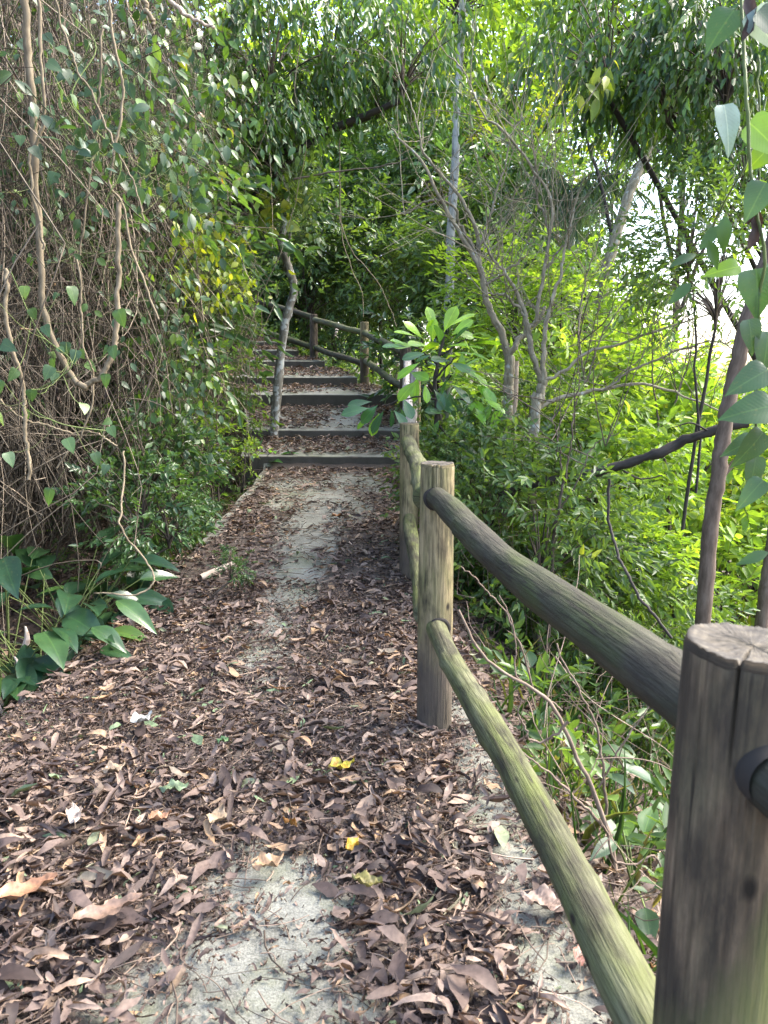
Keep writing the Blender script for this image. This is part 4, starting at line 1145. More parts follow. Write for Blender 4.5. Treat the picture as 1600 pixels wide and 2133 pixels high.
bare_tree('leafless forked sapling with many upright whips, right of the broken stake', (1112, 905), 6.0, [
    ([(1112, 880), (1120, 840), (1132, 792)], .05, .042),
    ([(1132, 795), (1112, 745), (1106, 700), (1092, 645), (1066, 600), (1035, 562), (1015, 530), (1000, 480)], .036, .008),
    ([(1132, 795), (1138, 730), (1150, 665), (1160, 610), (1178, 545), (1190, 470), (1205, 400)], .032, .007),
    ([(1116, 672), (1125, 610), (1132, 560), (1145, 485), (1146, 425), (1105, 355), (1045, 285), (1008, 240), (972, 160), (945, 120)], .022, .006),
    ([(1132, 795), (1165, 770), (1210, 735), (1300, 710), (1390, 683), (1470, 655), (1520, 635)], .02, .007),
    ([(1115, 868), (1135, 840), (1185, 826), (1250, 815), (1330, 802), (1395, 815), (1450, 835), (1510, 862)], .026, .008),
    ([(1108, 700), (1060, 628), (1010, 615)], .018, .009),
    ([(1250, 815), (1330, 770), (1420, 725), (1480, 703), (1530, 730)], .014, .007),
    ([(1145, 485), (1118, 400), (1112, 320), (1110, 230)], .014, .005),
    ([(1132, 560), (1170, 500), (1190, 440), (1195, 350)], .013, .005),
], 'greybark', 11)
bare_tree('thin leafless sapling in front of the feathery bushes, below the grey brown leaning trunk', (1235, 1010), 7.4, [
    ([(1235, 980), (1228, 880), (1222, 800)], .024, .018),
    ([(1222, 800), (1205, 700), (1215, 600), (1240, 500), (1250, 420)], .014, .005),
    ([(1222, 800), (1255, 700), (1310, 600), (1345, 500)], .014, .005),
    ([(1228, 870), (1290, 790), (1370, 720), (1440, 600)], .012, .004)], 'greybark', 7)
bare_tree('thin leafless sapling right of the leaning brown trunk foot, mostly behind bright bushes', (1390, 1150), 6.6, [
    ([(1390, 1120), (1385, 1000), (1378, 900)], .02, .015),
    ([(1378, 900), (1360, 790), (1365, 660), (1390, 560)], .012, .004),
    ([(1378, 900), (1415, 800), (1440, 700), (1430, 580)], .012, .004)], 'bark', 6)
bare_tree('slender leafless stems rising from the slope behind the thick upper rail', (1150, 1190), 4.8, [
    ([(1150, 1160), (1160, 1080), (1175, 1000)], .014, .01),
    ([(1175, 1000), (1200, 900), (1215, 800), (1205, 690)], .009, .003),
    ([(1175, 1000), (1150, 900), (1160, 820)], .008, .003),
    ([(1160, 1080), (1230, 960), (1290, 900)], .008, .003)], 'bark', 5)
# drooping palm in the mid distance
b = P(1190, 760, 12.5); gz = float(ground(b[0], b[1])); tp = P(1190, 400, 12.5)
pm = empty('drooping_palm', (b[0], b[1], gz), 'grey green palm with narrow drooping fronds behind the bare branch tips', 'palm')
build('trunk', limb([np.array([b[0], b[1], gz - .1]), (np.array([b[0], b[1], gz]) + tp) / 2 + [.06, 0, 0], tp], .07, .05, 30, 10, .05), [M['palebark']], pm)
nfr = 16
az = np.arange(nfr) * 2.4; el = np.tile([.9, .5, .15, -.2], 4)
d0 = np.stack([np.cos(az) * np.cos(el), np.sin(az) * np.cos(el), np.sin(el)], -1)
lf, tw = sprays(np.repeat(tp[None], nfr, 0), d0, rng.uniform(.9, 1.4, nfr), 46, .5, .02, 1.1, spread=.8, up=1.2, jit=.12, tint=.3, sag=.6, twig=.008, tmpl=hi_template([(0, .3), (.2, .5), (.5, .42), (.8, .22), (1, .02)], .1, .5))
build('fronds', lf, [M['palm']], pm)
build('frond_stalks', tw, [M['greenstem']], pm)
# leaning brown trunk on the right and others
b = P(1464, 1330, 4.6); gz = float(ground(b[0], b[1]))
t5 = empty('leaning_tree', (b[0], b[1], gz), 'bare brown trunk leaning right, behind the top of the near post', 'tree')
build('trunk', limb([np.array([b[0] - .03, b[1], gz - .1])] + trace([(1463, 1300), (1478, 1120), (1494, 1000), (1512, 900), (1530, 800), (1556, 680), (1580, 580), (1620, 470)], 4.6), .05, .038, 60, 12, .05, .003), [M['redbark']], t5)
build('branch', stem([(1494, 1000), (1560, 940), (1640, 900)], 4.6, .02, .012, 14), [M['redbark']], t5)
b = P(1215, 950, 10.0); gz = float(ground(b[0], b[1]))
t6 = empty('leaning_tree', (b[0], b[1], gz), 'grey brown trunk leaning right behind the bare branches, fading up into leaves', 'tree')
build('trunk', limb([np.array([b[0] - .1, b[1], gz - .1])] + trace([(1205, 940), (1225, 800), (1255, 620), (1272, 530), (1297, 440), (1330, 350), (1362, 285), (1400, 200)], 10.0), .085, .05, 60, 10, .05, .004), [M['greybark']], t6)
build('branch', stem([(1276, 500), (1255, 400), (1225, 300), (1215, 240)], 10.0, .025, .012, 20), [M['darkbark']], t6)
build('branch', stem([(1330, 350), (1375, 310), (1405, 285)], 10.0, .025, .02, 12), [M['darkbark']], t6)
link('crown', KIT['hang2'][0], t6, P(1400, 230, 10.4) - np.array(t6.location), (0, 0, 1), (.7, .7, .6))
b = P(1592, 1290, 5.4); gz = float(ground(b[0], b[1]))
t7 = empty('leaning_tree', (b[0], b[1], gz), 'brown trunk cut by the right margin of the view', 'tree')
build('trunk', limb([np.array([b[0] - .05, b[1], gz - .1])] + trace([(1588, 1290), (1600, 1200), (1620, 1050), (1650, 800), (1680, 500)], 5.4), .055, .04, 40, 10, .05), [M['redbark']], t7)
# fallen dark branch
c = trace([(1040, 1035, 5.3), (1080, 1022, 5.3), (1200, 1002, 5.2), (1290, 985, 5.1), (1380, 945, 5.0), (1460, 905, 4.95), (1555, 880, 4.9)], 5)
fb = empty('fallen_branch', c[0], 'long dark dead branch slanting up across the bushes behind the rail', 'branch')
build('limb', limb(c, .034, .03, 50, 12, .08, .006), [M['darkbark']], fb)
build('side_twig', stem([(1300, 980, 5.1), (1340, 1000, 5.1), (1380, 990, 5.1)], 5.1, .008, .004, 10, 5), [M['darkbark']], fb)
build('side_twig', (stem([(1480, 900, 4.95), (1440, 880, 4.9), (1400, 890, 4.9)], 4.9, .008, .003, 10, 5)), [M['darkbark']], fb)

# ------------------------------------------------------------------ pale lianas on the tangle
LI = 'pale lianas hanging in the tangle'
for pts, Y, w, lab in [
    ([(48, -60), (52, 20), (60, 120), (74, 215), (82, 330), (86, 450), (92, 570), (98, 650), (118, 720), (150, 785), (178, 808)], 4.1, .019, 'thick pale liana running down the left and curving right at its foot'),
    ([(178, 808), (205, 785), (232, 740), (240, 690), (237, 600), (240, 520), (248, 420)], 4.12, .016, 'pale liana rising on the right side of the U shaped loop'),
    ([(75, -60), (78, 90), (88, 200), (78, 270), (62, 320), (68, 400), (84, 480), (90, 520)], 4.0, .008, 'thin wavy pale liana twining beside the thick left one'),
    ([(225, -50), (240, 80), (252, 150), (258, 200), (245, 280), (236, 350), (240, 395), (256, 430), (268, 500), (300, 580), (330, 665)], 4.6, .008, 'thin pale liana zigzagging down the middle of the tangle'),
    ([(110, -20), (150, 120), (200, 220), (260, 330), (300, 460)], 4.4, .006, 'thin straight liana slanting right across the upper tangle'),
    ([(215, 60), (213, 180), (205, 260), (190, 330), (170, 470), (160, 560)], 4.5, .007, 'thin liana slanting down left of the zigzag one'),
    ([(160, 540), (168, 640), (175, 720), (192, 800), (160, 900), (118, 975)], 4.2, .006, 'slim straight liana crossing the foot of the loop'),
    ([(258, 940, 4.5), (255, 1010, 4.4), (250, 1060, 4.3), (255, 1110, 4.2), (300, 1170, 4.2), (322, 1210, 4.15), (280, 1240, 4.1), (195, 1236, 4.1)], 4.3, .006, 'thin liana curling down to the ground at the path edge'),
    ([(10, 560), (22, 680), (45, 800), (55, 900), (60, 1000)], 3.9, .011, 'brown liana near the left margin'),
    ([(265, -20), (280, 50), (288, 92)], 4.4, .005, 'short liana end dangling at the top of the tangle'),
    ([(0, 830), (60, 870), (140, 900), (200, 905), (245, 930)], 4.2, .006, 'liana lying across the lower tangle'),
    ([(345, 250), (372, 330), (385, 430), (405, 560), (430, 690)], 6.5, .008, 'thin liana at the right edge of the tangle'),
]:
    c = trace(pts, Y)
    o = build('liana', limb(c, w, w * .8, 70, 9, .06, .003), [M['liana']], None, origin=c[0])
    tag(o, lab, 'liana', LI)
for pts, Y, w, lab, m in [
    ([(345, -10), (385, 25), (420, 48), (446, 58)], 5.0, .013, 'pale broken branch jutting from the top of the tangle', 'straw'),
    ([(292, -20), (305, 20), (318, 50)], 4.8, .017, 'short mossy broken branch hanging at the top', 'liana'),
    ([(612, 372), (680, 362), (740, 352), (800, 345), (850, 330)], 8.8, .011, 'thin bare branch reaching level across the view above the steps', 'bark'),
    ([(640, -10), (622, 120), (615, 200), (637, 300), (620, 400), (592, 490)], 8.6, .006, 'long thin vine hanging above the leaning trunk', 'liana'),
    ([(725, 200), (710, 300), (715, 470), (738, 560), (758, 610), (757, 660)], 9.4, .007, 'thin vine hanging down to the fence corner post', 'liana'),
    ([(700, 420), (730, 510), (780, 575), (812, 640), (826, 680)], 9.2, .007, 'thin vine slanting down right towards the fence', 'liana'),
    ([(545, 590), (530, 650), (505, 720), (480, 790)], 9.0, .008, 'pale stem slanting left beside the leaning trunk', 'liana'),
    ([(552, 610), (548, 680), (555, 740), (560, 770)], 9.2, .005, 'thin stem hanging left of the leaning trunk', 'liana'),
    ([(1000, -20), (985, 40), (1000, 90), (992, 160)], 12.5, .008, 'thin vine hanging right of the white trunk', 'bark'),
]:
    c = trace(pts, Y)
    o = build('hanging_vine', limb(c, w, w * .6, 50, 8, .06, .004), [M[m]], None, origin=c[0])
    tag(o, lab, 'vine')

# ------------------------------------------------------------------ dead vine tangle
def strands(N, p0, d0, length, K=11, wand=.28, grav=-.02, r0=.0022, r1=.001):
    pts = np.zeros((N, K, 3)); pts[:, 0] = p0
    d = norm(d0); st_ = (length / (K - 1))[:, None]
    turn = rng.normal(0, wand, (N, 3))
    for i in range(1, K):
        turn = turn * .75 + rng.normal(0, wand * .6, (N, 3))
        d = norm(d + turn * .5 + np.array([0, 0, grav]))
        pts[:, i] = pts[:, i - 1] + d * st_
    lim = xl(pts[..., 1]) - .05 + .45 * np.maximum(pts[..., 2] - zp(pts[..., 1]) - 1.3, 0)
    pts[..., 0] = np.minimum(pts[..., 0], lim)
    rr = np.linspace(1, .55, K)[None] * np.broadcast_to(np.asarray(r0), (N,))[:, None]
    return tubes(pts, rr, 3)
def tangle_pts(N, z0=.25, z1=5.2, dep=1.0):
    y = 3.5 + 5.5 * rng.random(N) ** 1.2
    z0 = z0 + .95 * sst((6.2 - y) / 1.2)
    hgt = z0 + (z1 - z0) * rng.random(N)
    x = xl(y) - .34 - .3 * sst((6.0 - y) / 1.5) - dep * rng.random(N) ** 1.3 - .25 * np.exp(-hgt * 1.5) + .12 * nz(y * 2, hgt * 2)
    return np.stack([x, y, zp(y) + hgt], -1)
td = []
N = 4300
p = tangle_pts(N, dep=1.3)
d0 = np.stack([rng.normal(0, .45, N), rng.normal(0, .45, N), rng.choice([-1., 1.], N, p=[.65, .35])], -1)
td.append(strands(N, p, d0, rng.uniform(.4, 1.7, N), 11, .22, -.04, rng.uniform(.0016, .005, N)))
N = 1700
p = tangle_pts(N, .1, 4.5, .8)
d0 = rng.normal(0, 1, (N, 3)); d0[:, 2] *= .5
td.append(strands(N, p, d0, rng.uniform(.3, 1.1, N), 9, .3, -.06, rng.uniform(.0014, .0036, N)))
N = 260
p = tangle_pts(N, 2.2, 5.5, .7)
d0 = np.stack([rng.normal(0, .3, N), rng.normal(0, .3, N), -np.ones(N)], -1)
td.append(strands(N, p, d0, rng.uniform(1.5, 3.4, N), 22, .13, -.06, rng.uniform(.003, .0065, N)))
N = 900     # deeper, thicker old stems
y = 4.2 + 5.0 * rng.random(N); x = xl(y) - 1.2 - rng.random(N) * 1.2
p = np.stack([x, y, ground(x, y) - .05], -1)
d0 = np.stack([rng.normal(.1, .3, N), rng.normal(0, .3, N), np.ones(N)], -1)
td.append(strands(N, p, d0, rng.uniform(1, 3.2, N), 14, .16, 0, rng.uniform(.003, .008, N)))
# strands near the camera side of the top-left and along the steps
N = 900
y = 8.5 + 4 * rng.random(N); x = xl(y) - .1 - rng.random(N) * .9
x = x - .35
p = np.stack([x, y, zp(y) + .4 + 3.5 * rng.random(N)], -1)
d0 = np.stack([rng.normal(0, .3, N), rng.normal(0, .3, N), -np.ones(N)], -1)
td.append(strands(N, p, d0, rng.uniform(.5, 1.6, N), 10, .2, -.03, rng.uniform(.0015, .003, N)))
N = 1500
p = tangle_pts(N, .3, 4.5, .7)
dl = litter_leaf(p, rng.uniform(.04, .1, N), rng.uniform(.015, .035, N), rng.uniform(0, 6.28, N), rng.normal(-1.2, .5, N), rng.normal(0, .8, N), rng.normal(0, 2, N), rng.normal(.1, .4, N), rng.random(N))
dl['g'] = dl['v'] * 1.0
tj = join(td + [dl])
tj['m'] = np.concatenate([np.zeros(sum(len(d['q']) for d in td), int), np.ones(len(dl['q']), int)])
tag(build('vine_tangle', tj, [M['tangle'], M['litter']]), 'dense curtain of dead brown vine stems hanging over the left bank', 'vines', kind='stuff')

# ------------------------------------------------------------------ climbing vines with green leaves on the tangle
def climber(label, pts, n, spread_px, L, tm, mt, wr=.62, Yj=.35, hang=.9, stemw=.003, rnd=(0, 1), grp='leafy climbers on the tangle'):
    c = smooth_path(trace(pts, 5), 60)
    root = empty('climbing_vine', c[0], label, 'climbing plant', grp)
    i = rng.integers(0, 60, n)
    Yc = c[i, 1]
    sp_ = spread_px / F * Yc
    p = c[i] + np.stack([rng.normal(0, 1, n) * sp_, rng.normal(0, Yj, n), rng.normal(0, 1, n) * sp_], -1)
    d = np.stack([rng.normal(.15, .6, n), rng.normal(-.25, .5, n), -hang + rng.normal(0, .4, n)], -1)
    nn = np.stack([rng.normal(.1, .5, n), rng.normal(-.6, .4, n), .6 + rng.normal(0, .4, n)], -1)
    Ls = L * rng.uniform(.6, 1.25, n)
    lf = leaves(p, d, nn, Ls, Ls * wr, tm, rnd[0] + (rnd[1] - rnd[0]) * rng.random(n))
    build('leaves', lf, [M[mt]], root)
    k = min(n, 160)
    t4 = np.linspace(0, 1, 5)[None, :, None]
    j = rng.choice(n, k, replace=False)
    a = c[i[j]]
    tw = a[:, None] * (1 - t4) + p[j][:, None] * t4
    tw[..., 2] -= .05 * np.sin(np.linspace(0, 3.14, 5))[None]
    build('stem', join([tubes(c[None], np.full((1, 60), stemw), 6), tubes(tw, np.full((k, 5), .0014), 3)]), [M['greenstem']], root)
climber('cluster of large blue green leaves beside the thick left liana', [(45, 170, 4.0), (90, 220, 4.0), (140, 270, 3.95), (190, 300, 3.9), (215, 320, 3.9)], 34, 26, .095, T_OV, 'vine', .5, .1, .5, rnd=(0, .6))
climber('band of bluish climber leaves slanting down from the top of the tangle', [(250, 130, 5.6), (300, 220, 5.5), (340, 300, 5.4), (370, 390, 5.4), (400, 470, 5.6)], 300, 50, .088, T_OV, 'vine', .55, .35)
climber('sparse heart leaved climber in the upper left tangle', [(150, 30, 4.6), (200, 100, 4.6), (150, 210, 4.5), (250, 330, 4.5), (220, 420, 4.5)], 40, 70, .075, T_HE, 'vine', .8, .25)
climber('few heart leaves scattered down the lower left tangle', [(20, 560, 4.0), (80, 690, 4.0), (150, 760, 3.9), (60, 830, 3.9), (120, 880, 3.9), (240, 900, 4.1)], 36, 60, .08, T_HE, 'vine', .75, .2, rnd=(.4, 1))
climber('small dull leaves scattered all through the upper tangle', [(20, 60, 5.0), (120, 160, 5.0), (240, 80, 5.0), (300, 250, 5.1), (180, 330, 5.0), (60, 380, 4.8), (160, 520, 4.8), (280, 520, 5.0)], 280, 85, .06, T_OV, 'vine', .6, .3)
climber('yellow green leaves lit from behind at the right edge of the tangle', [(410, 450, 7.0), (430, 510, 7.0), (420, 570, 7.0), (460, 600, 7.2)], 260, 32, .08, T_OV, 'yellow', .6, .3)
climber('loose green climber hanging left of the leaning trunk', [(420, 330, 7.6), (440, 420, 7.8), (470, 480, 8.0), (470, 560, 8.2), (430, 650, 8.0)], 260, 45, .105, T_OV, 'mid', .5, .4)
climber('dark leafy climber over the top of the tangle near the hanging leaves', [(330, 20, 6.4), (400, 110, 6.5), (430, 200, 6.6), (450, 290, 6.8)], 380, 60, .095, T_OV, 'hang', .5, .4)
climber('small leaved climber trailing down the right side of the tangle to the ground', [(330, 560, 6.2), (350, 680, 6.2), (370, 780, 6.2), (380, 880, 6.2), (340, 960, 6.0)], 460, 48, .075, T_OV, 'vine', .55, .3)
climber('pair of bright leaves on a stalk above the leaning trunk', [(545, 440, 9.2), (560, 450, 9.2), (590, 450, 9.2), (620, 440, 9.2)], 26, 18, .15, T_HE, 'yellow', .8, .1, grp='leafy climbers by the steps')
climber('tuft of yellow green leaves hanging under the dark drooping crown at the top right', [(1205, 150, 6.2), (1225, 185, 6.2), (1245, 175, 6.2), (1262, 165, 6.2)], 22, 14, .16, T_LA, 'yellow', .36, .1, 1.3, grp='leafy climbers by the steps')
climber('green creeper leaves hanging above the steps', [(600, 280, 9.0), (625, 360, 9.0), (640, 440, 9.2), (610, 500, 9.4)], 160, 35, .1, T_OV, 'mid', .5, .3, grp='leafy climbers by the steps')

# ------------------------------------------------------------------ broad leaved plants on the ground at left
def broad_plant(px, py, Y, n, L, label, seed, dead=0, name='broad_leaved_plant', mt='broad', wr=.42, zoff=0.0):
    rg = np.random.default_rng(seed)
    q = P(px, py, Y); gz = float(ground(q[0], q[1]))
    base = np.array([q[0], q[1], gz])
    root = empty(name, base, label, 'plant', 'broad leaved plants under the tangle')
    ds, stl, dd = [], [], []
    for i in range(n):
        az = rg.uniform(0, 6.28); el = rg.uniform(.35, 1.1)
        h = rg.uniform(.12, .42) + zoff
        d = np.array([math.cos(az) * math.cos(el), math.sin(az) * math.cos(el) - .1, math.sin(el)])
        a = base + np.array([0, 0, .0]); b_ = base + d * h
        ld = norm(np.array([d[0] * 1.3, d[1] * 1.3, rg.uniform(-.35, .55)]))
        Ls = L * rg.uniform(.7, 1.15)
        ds.append(leaves(b_[None], ld[None], np.array([[rg.normal(0, .25), rg.normal(-.25, .25), 1.]]), Ls, Ls * wr * rg.uniform(.85, 1.15), T_CAL, np.array([rg.random()])))
        stl.append(limb([a, (a + b_) / 2 + [0, 0, .02], b_], .005, .003, 8, 5))
    build('leaves', join(ds), [M[mt]], root)
    build('stalks', join(stl), [M['greenstem']], root)
    for i in range(dead):
        a = base + np.array([rg.uniform(-.15, .2), rg.uniform(-.25, .05), rg.uniform(.2, .4)])
        L_ = rg.uniform(.25, .4); w = rg.uniform(.03, .05)
        u = np.linspace(0, 1, 10)
        cx = a[0] + (rg.uniform(-.15, .15)) * u + .02 * np.sin(u * 7); cy_ = a[1] - .08 * u; cz = a[2] - L_ * u
        ww = w * np.interp(u, [0, .3, .8, 1], [.25, .9, 1, .3])
        v = np.concatenate([np.stack([cx - ww / 2, cy_, cz], -1), np.stack([cx, cy_ - .012, cz], -1), np.stack([cx + ww / 2, cy_ + .004, cz - .01], -1)])
        ii = np.arange(9)
        qd = np.concatenate([np.stack([ii, ii + 10, ii + 11, ii + 1], -1), np.stack([ii + 10, ii + 20, ii + 21, ii + 11], -1)])
        o = build('dead_leaf', dict(v=v, q=qd), [M['deadleaf']], root)
        o['label'] = 'bleached dead leaf hanging down'
m, t, b, o = mat('bleached_dead_leaf'); b.inputs['Roughness'].default_value = .7
g = nd(t, 'ShaderNodeNewGeometry'); n = nd(t, 'ShaderNodeTexNoise', _Scale=30., _Detail=4.); t.links.new(g.outputs['Position'], n.inputs['Vector'])
r = ramp(t, [(.35, (.3, .22, .16)), (.6, (.55, .45, .37))]); t.links.new(n.outputs[0], r.inputs[0]); t.links.new(r.outputs[0], b.inputs['Base Color'])
M['deadleaf'] = m
broad_plant(-10, 1070, 4.5, 15, .34, 'broad leaved plant with big dark ribbed leaves at the left margin', 3, 1, wr=.46, zoff=.62)
broad_plant(60, 1140, 4.4, 16, .3, 'broad leaved plant with bleached dead leaves hanging in its middle', 4, 3, zoff=.46)
broad_plant(140, 1120, 4.8, 13, .28, 'broad leaved plant in the shade under the tangle', 5, 1, zoff=.36)
broad_plant(150, 1195, 4.5, 8, .26, 'low broad leaved plant with upright leaves at the path edge', 6, 0)
broad_plant(-10, 1250, 3.95, 11, .3, 'light green broad leaved plant at the lower left', 7, 2, zoff=.2)
broad_plant(60, 1320, 3.9, 7, .24, 'small broad leaved plant at the corner of the litter', 8, 1)
broad_plant(245, 1055, 5.2, 8, .3, 'broad leaved plant behind the dark glossy shrub', 9, 0, zoff=.25)
broad_plant(120, 1030, 4.8, 13, .3, 'broad leaved plant at the foot of the hanging stems', 15, 0, zoff=.45)
broad_plant(45, 1180, 4.1, 12, .27, 'dark broad leaved plant in front of the tall ribbed one', 19, 1, wr=.45, zoff=.3)
broad_plant(200, 1090, 4.9, 12, .28, 'dark broad leaved plant behind the curling thin liana', 20, 0, zoff=.3)
broad_plant(300, 1110, 5.3, 11, .22, 'dark broad leaved plant at the path edge in front of the glossy shrubs', 16, 0)
broad_plant(385, 1030, 6.3, 10, .2, 'broad leaved plant at the path edge halfway to the steps', 17, 0, mt='ficus', wr=.36, zoff=.12)
broad_plant(470, 965, 7.6, 10, .22, 'broad leaved plant at the path edge close to the first step', 18, 0, mt='ficus', wr=.34, zoff=.12)
broad_plant(500, 935, 8.2, 7, .24, 'pale green broad leaved plant beside the first step', 10, 0, mt='ficus', wr=.32)
broad_plant(545, 905, 9.0, 6, .26, 'broad leaved plant reaching over the end of the second step', 14, 0, mt='ficus', wr=.32)
# small seedlings by the right fence foot
for (px, py, Y, lab, sd) in [(1150, 1560, 3.4, 'dark broad leaved seedling below the rails', 21), (1210, 1640, 3.2, 'green broad leaved seedling behind the lower rail', 22), (1120, 1480, 3.9, 'broad leaved seedling in the shade behind the tan post', 23), (1300, 1500, 3.4, 'broad leaved seedling left of the near post', 24), (1250, 1400, 4.4, 'broad leaved seedling between the two rails', 25), (1330, 1690, 2.6, 'broad leaved seedling by the foot of the near post', 26)]:
    rg_ = P(px, py, Y)
    broad_plant(px, py, Y, 7, .17, lab, sd, 0, wr=.5, mt='vine')

# ------------------------------------------------------------------ broad leaved sapling by the fence
b = P(905, 905, 5.9); gz = float(ground(b[0], b[1]))
sap = empty('broad_leaved_sapling', (b[0], b[1], gz), 'sapling with big glossy oval leaves leaning over the fence', 'sapling')
stems_px = [([(908, 900), (910, 830), (906, 790), (915, 740), (925, 700)], .022, .01),
            ([(906, 790), (930, 765), (950, 745)], .01, .005), ([(908, 830), (880, 825), (840, 830), (805, 845)], .008, .004),
            ([(912, 760), (880, 735), (855, 715)], .008, .004), ([(908, 880), (940, 910), (960, 930)], .01, .006),
            ([(915, 740), (950, 715), (975, 705)], .008, .004), ([(908, 850), (955, 830), (990, 830)], .009, .005)]
sd_ = []
for i, (pp, w0, w1) in enumerate(stems_px):
    c = trace(pp, 5.9)
    if i == 0: c = [np.array([b[0], b[1], gz - .1])] + c
    sd_.append(limb(c, w0, w1, 24, 7, .05, .003))
build('stem', join(sd_), [M['darkbark']], sap)
lt = [(860, 720, 2.9, 0, .7), (838, 722, 3.4, .2, .3), (880, 705, 2.3, .5, .9), (905, 690, 1.8, .7, .95), (925, 692, 1.2, .6, .9), (940, 700, .8, .4, .8), (965, 705, .3, .3, .8), (985, 715, 0., .1, .75), (890, 720, 2.8, .1, .85), (915, 715, 1.6, .2, .2), (930, 722, .9, -.1, .75),
      (950, 735, .4, -.1, .7), (975, 735, .1, -.2, .65), (940, 755, .5, -.5, .2), (960, 760, -.2, -.6, .55), (985, 775, -.3, -.7, .6), (1000, 800, -.6, -.8, .6), (900, 740, 2.9, -.3, .3), (875, 755, 3.3, -.5, .65), (870, 790, 3.9, -1., .75), (885, 800, 5.0, -1.1, .7),
      (800, 855, 3.9, -.9, .1), (790, 860, 4.2, -1., .55), (815, 850, 4.9, -1.2, .1), (835, 850, 5.2, -1.2, .15), (770, 850, 3.2, -.1, .2), (940, 800, .2, -.8, .05), (935, 815, 5., -1.1, .2), (955, 830, -.5, -.9, .1), (975, 835, -.3, -.9, .5), (925, 820, 4.3, -1, .15),
      (940, 880, .4, .1, .15), (960, 885, .1, -.3, .2), (950, 920, -.3, -.4, .1), (965, 930, -.6, -.5, .0), (945, 940, 4.4, -.9, .05), (930, 950, 4., -.6, .1), (970, 960, -.6, -.6, .05), (985, 965, .1, -.2, .3), (960, 985, -.8, -.7, .05), (1010, 880, 1.4, .6, .55), (1020, 900, 1.2, .7, .5), (995, 870, 1.8, .5, .6),
      (925, 860, 2.8, .1, .2), (915, 875, 4.2, -.8, .3), (990, 850, -.4, -.9, .55), (1005, 830, .1, -.5, .6), (955, 775, 1.0, .2, .8), (920, 770, 2.2, .2, .1)]
lp, ld_, lr, ln_ = [], [], [], []
lt = lt + [(q[0] + rng.normal(0, 14), q[1] + rng.normal(0, 14), q[2] + rng.normal(0, .7), q[3] * .8, q[4]) for q in lt]
for (px, py, az, el, r_) in lt:
    lp.append(P(px, py, 5.75 + rng.normal(0, .14)))
    ld_.append((math.cos(az) * 1.0, -.25 + rng.normal(0, .25), el + math.sin(az) * .3))
    lr.append(np.clip(r_ + rng.normal(0, .05), 0, 1)); ln_.append((rng.normal(0, .3), -.55 + rng.normal(0, .3), .9))  # leaf tint carries painted sunlight: brighter upper leaves, darker lower ones
Ls = rng.uniform(.12, .21, len(lp))
build('leaves', leaves(np.array(lp), np.array(ld_, float), np.array(ln_), Ls, Ls * rng.uniform(.42, .55, len(lp)), T_OB, np.array(lr)), [M['ficus']], sap)

# ------------------------------------------------------------------ near hanging climber at the right edge
c = trace([(1542, -60, 2.0), (1547, 90, 1.95), (1552, 230, 1.9), (1558, 360, 1.9), (1575, 440, 1.9), (1592, 540, 1.9), (1580, 620, 1.92), (1575, 760, 1.95), (1570, 900, 2.0), (1585, 1000, 2.0)], 1.9)
nv = empty('hanging_climber', c[0], 'leafy climber hanging close by at the right margin with big heart shaped leaves', 'climbing plant')
build('stem', join([limb(c, .0042, .0036, 70, 8, .05, .001), stem([(1600, 200, 2.2), (1560, 330, 2.2), (1500, 440, 2.3), (1450, 520, 2.4)], 2, .0035, .002, 24, 5), stem([(1572, 120, 2.1), (1575, 250, 2.1), (1580, 390, 2.1)], 2, .003, .002, 16, 5)]), [M['greenstem']], nv)
NL = [(1508, 218, 1.3, -1.4, .15, .6, 0, 'pale'), (1580, 22, .2, -1.0, .12, .7, .2, 'vine'), (1570, 20, 1.0, -1.2, .13, .6, .5, 'pale'), (1560, 255, .5, -.9, .15, .75, .5, 'bigbright'), (1600, 310, 3.6, -.9, .09, .75, 0.4, 'bigbright'), (1595, 380, 4.2, -.8, .12, .7, .5, 'vine'),
      (1530, 20, 3.9, -.9, .14, .75, .2, 'bigdark'), (1575, 560, 4.9, -1.2, .15, .85, .3, 'bigdark'), (1540, 555, 3.2, -.2, .12, .5, .5, 'bigbright'), (1590, 560, .3, -.9, .14, .8, .4, 'bigdark'), (1560, 665, 5., -1.2, .11, .6, .3, 'vine'), (1600, 770, 3.6, -.4, .13, .65, .4, 'vine'), (1610, 845, 3.1, -.2, .17, .65, .2, 'bigdark'),
      (1590, 900, 4.0, -.8, .15, .6, .2, 'vine'), (1570, 915, 3.5, -.4, .12, .55, .3, 'vine'), (1575, 950, 4.6, -1.1, .13, .55, .3, 'vine'), (1600, 690, 4.7, -1.1, .13, .7, .3, 'vine'), (1450, 530, 3.4, -.3, .09, .4, .2, 'hang'), (1500, 470, 3.9, -.7, .1, .42, .2, 'hang'), (1510, 450, 4.7, -1, .1, .42, .3, 'hang'),
      (1440, 590, 3.8, -.6, .09, .4, .1, 'hang'), (1475, 500, 5.2, -1, .09, .4, .2, 'hang'), (1590, 1000, 3.7, -.9, .12, .5, .4, 'vine'), (1600, 1150, 3.4, -.3, .1, .35, .2, 'hang')]
by = {}
for (px, py, az, el, L_, w, r_, mt_) in NL:
    by.setdefault(mt_, []).append((P(px, py, 1.9 + rng.normal(0, .08)), (math.cos(az), -.15, el * .9 + .2 * math.sin(az)), (rng.normal(0, .35), -.9, .4 + rng.normal(0, .2)), L_, L_ * w, r_))
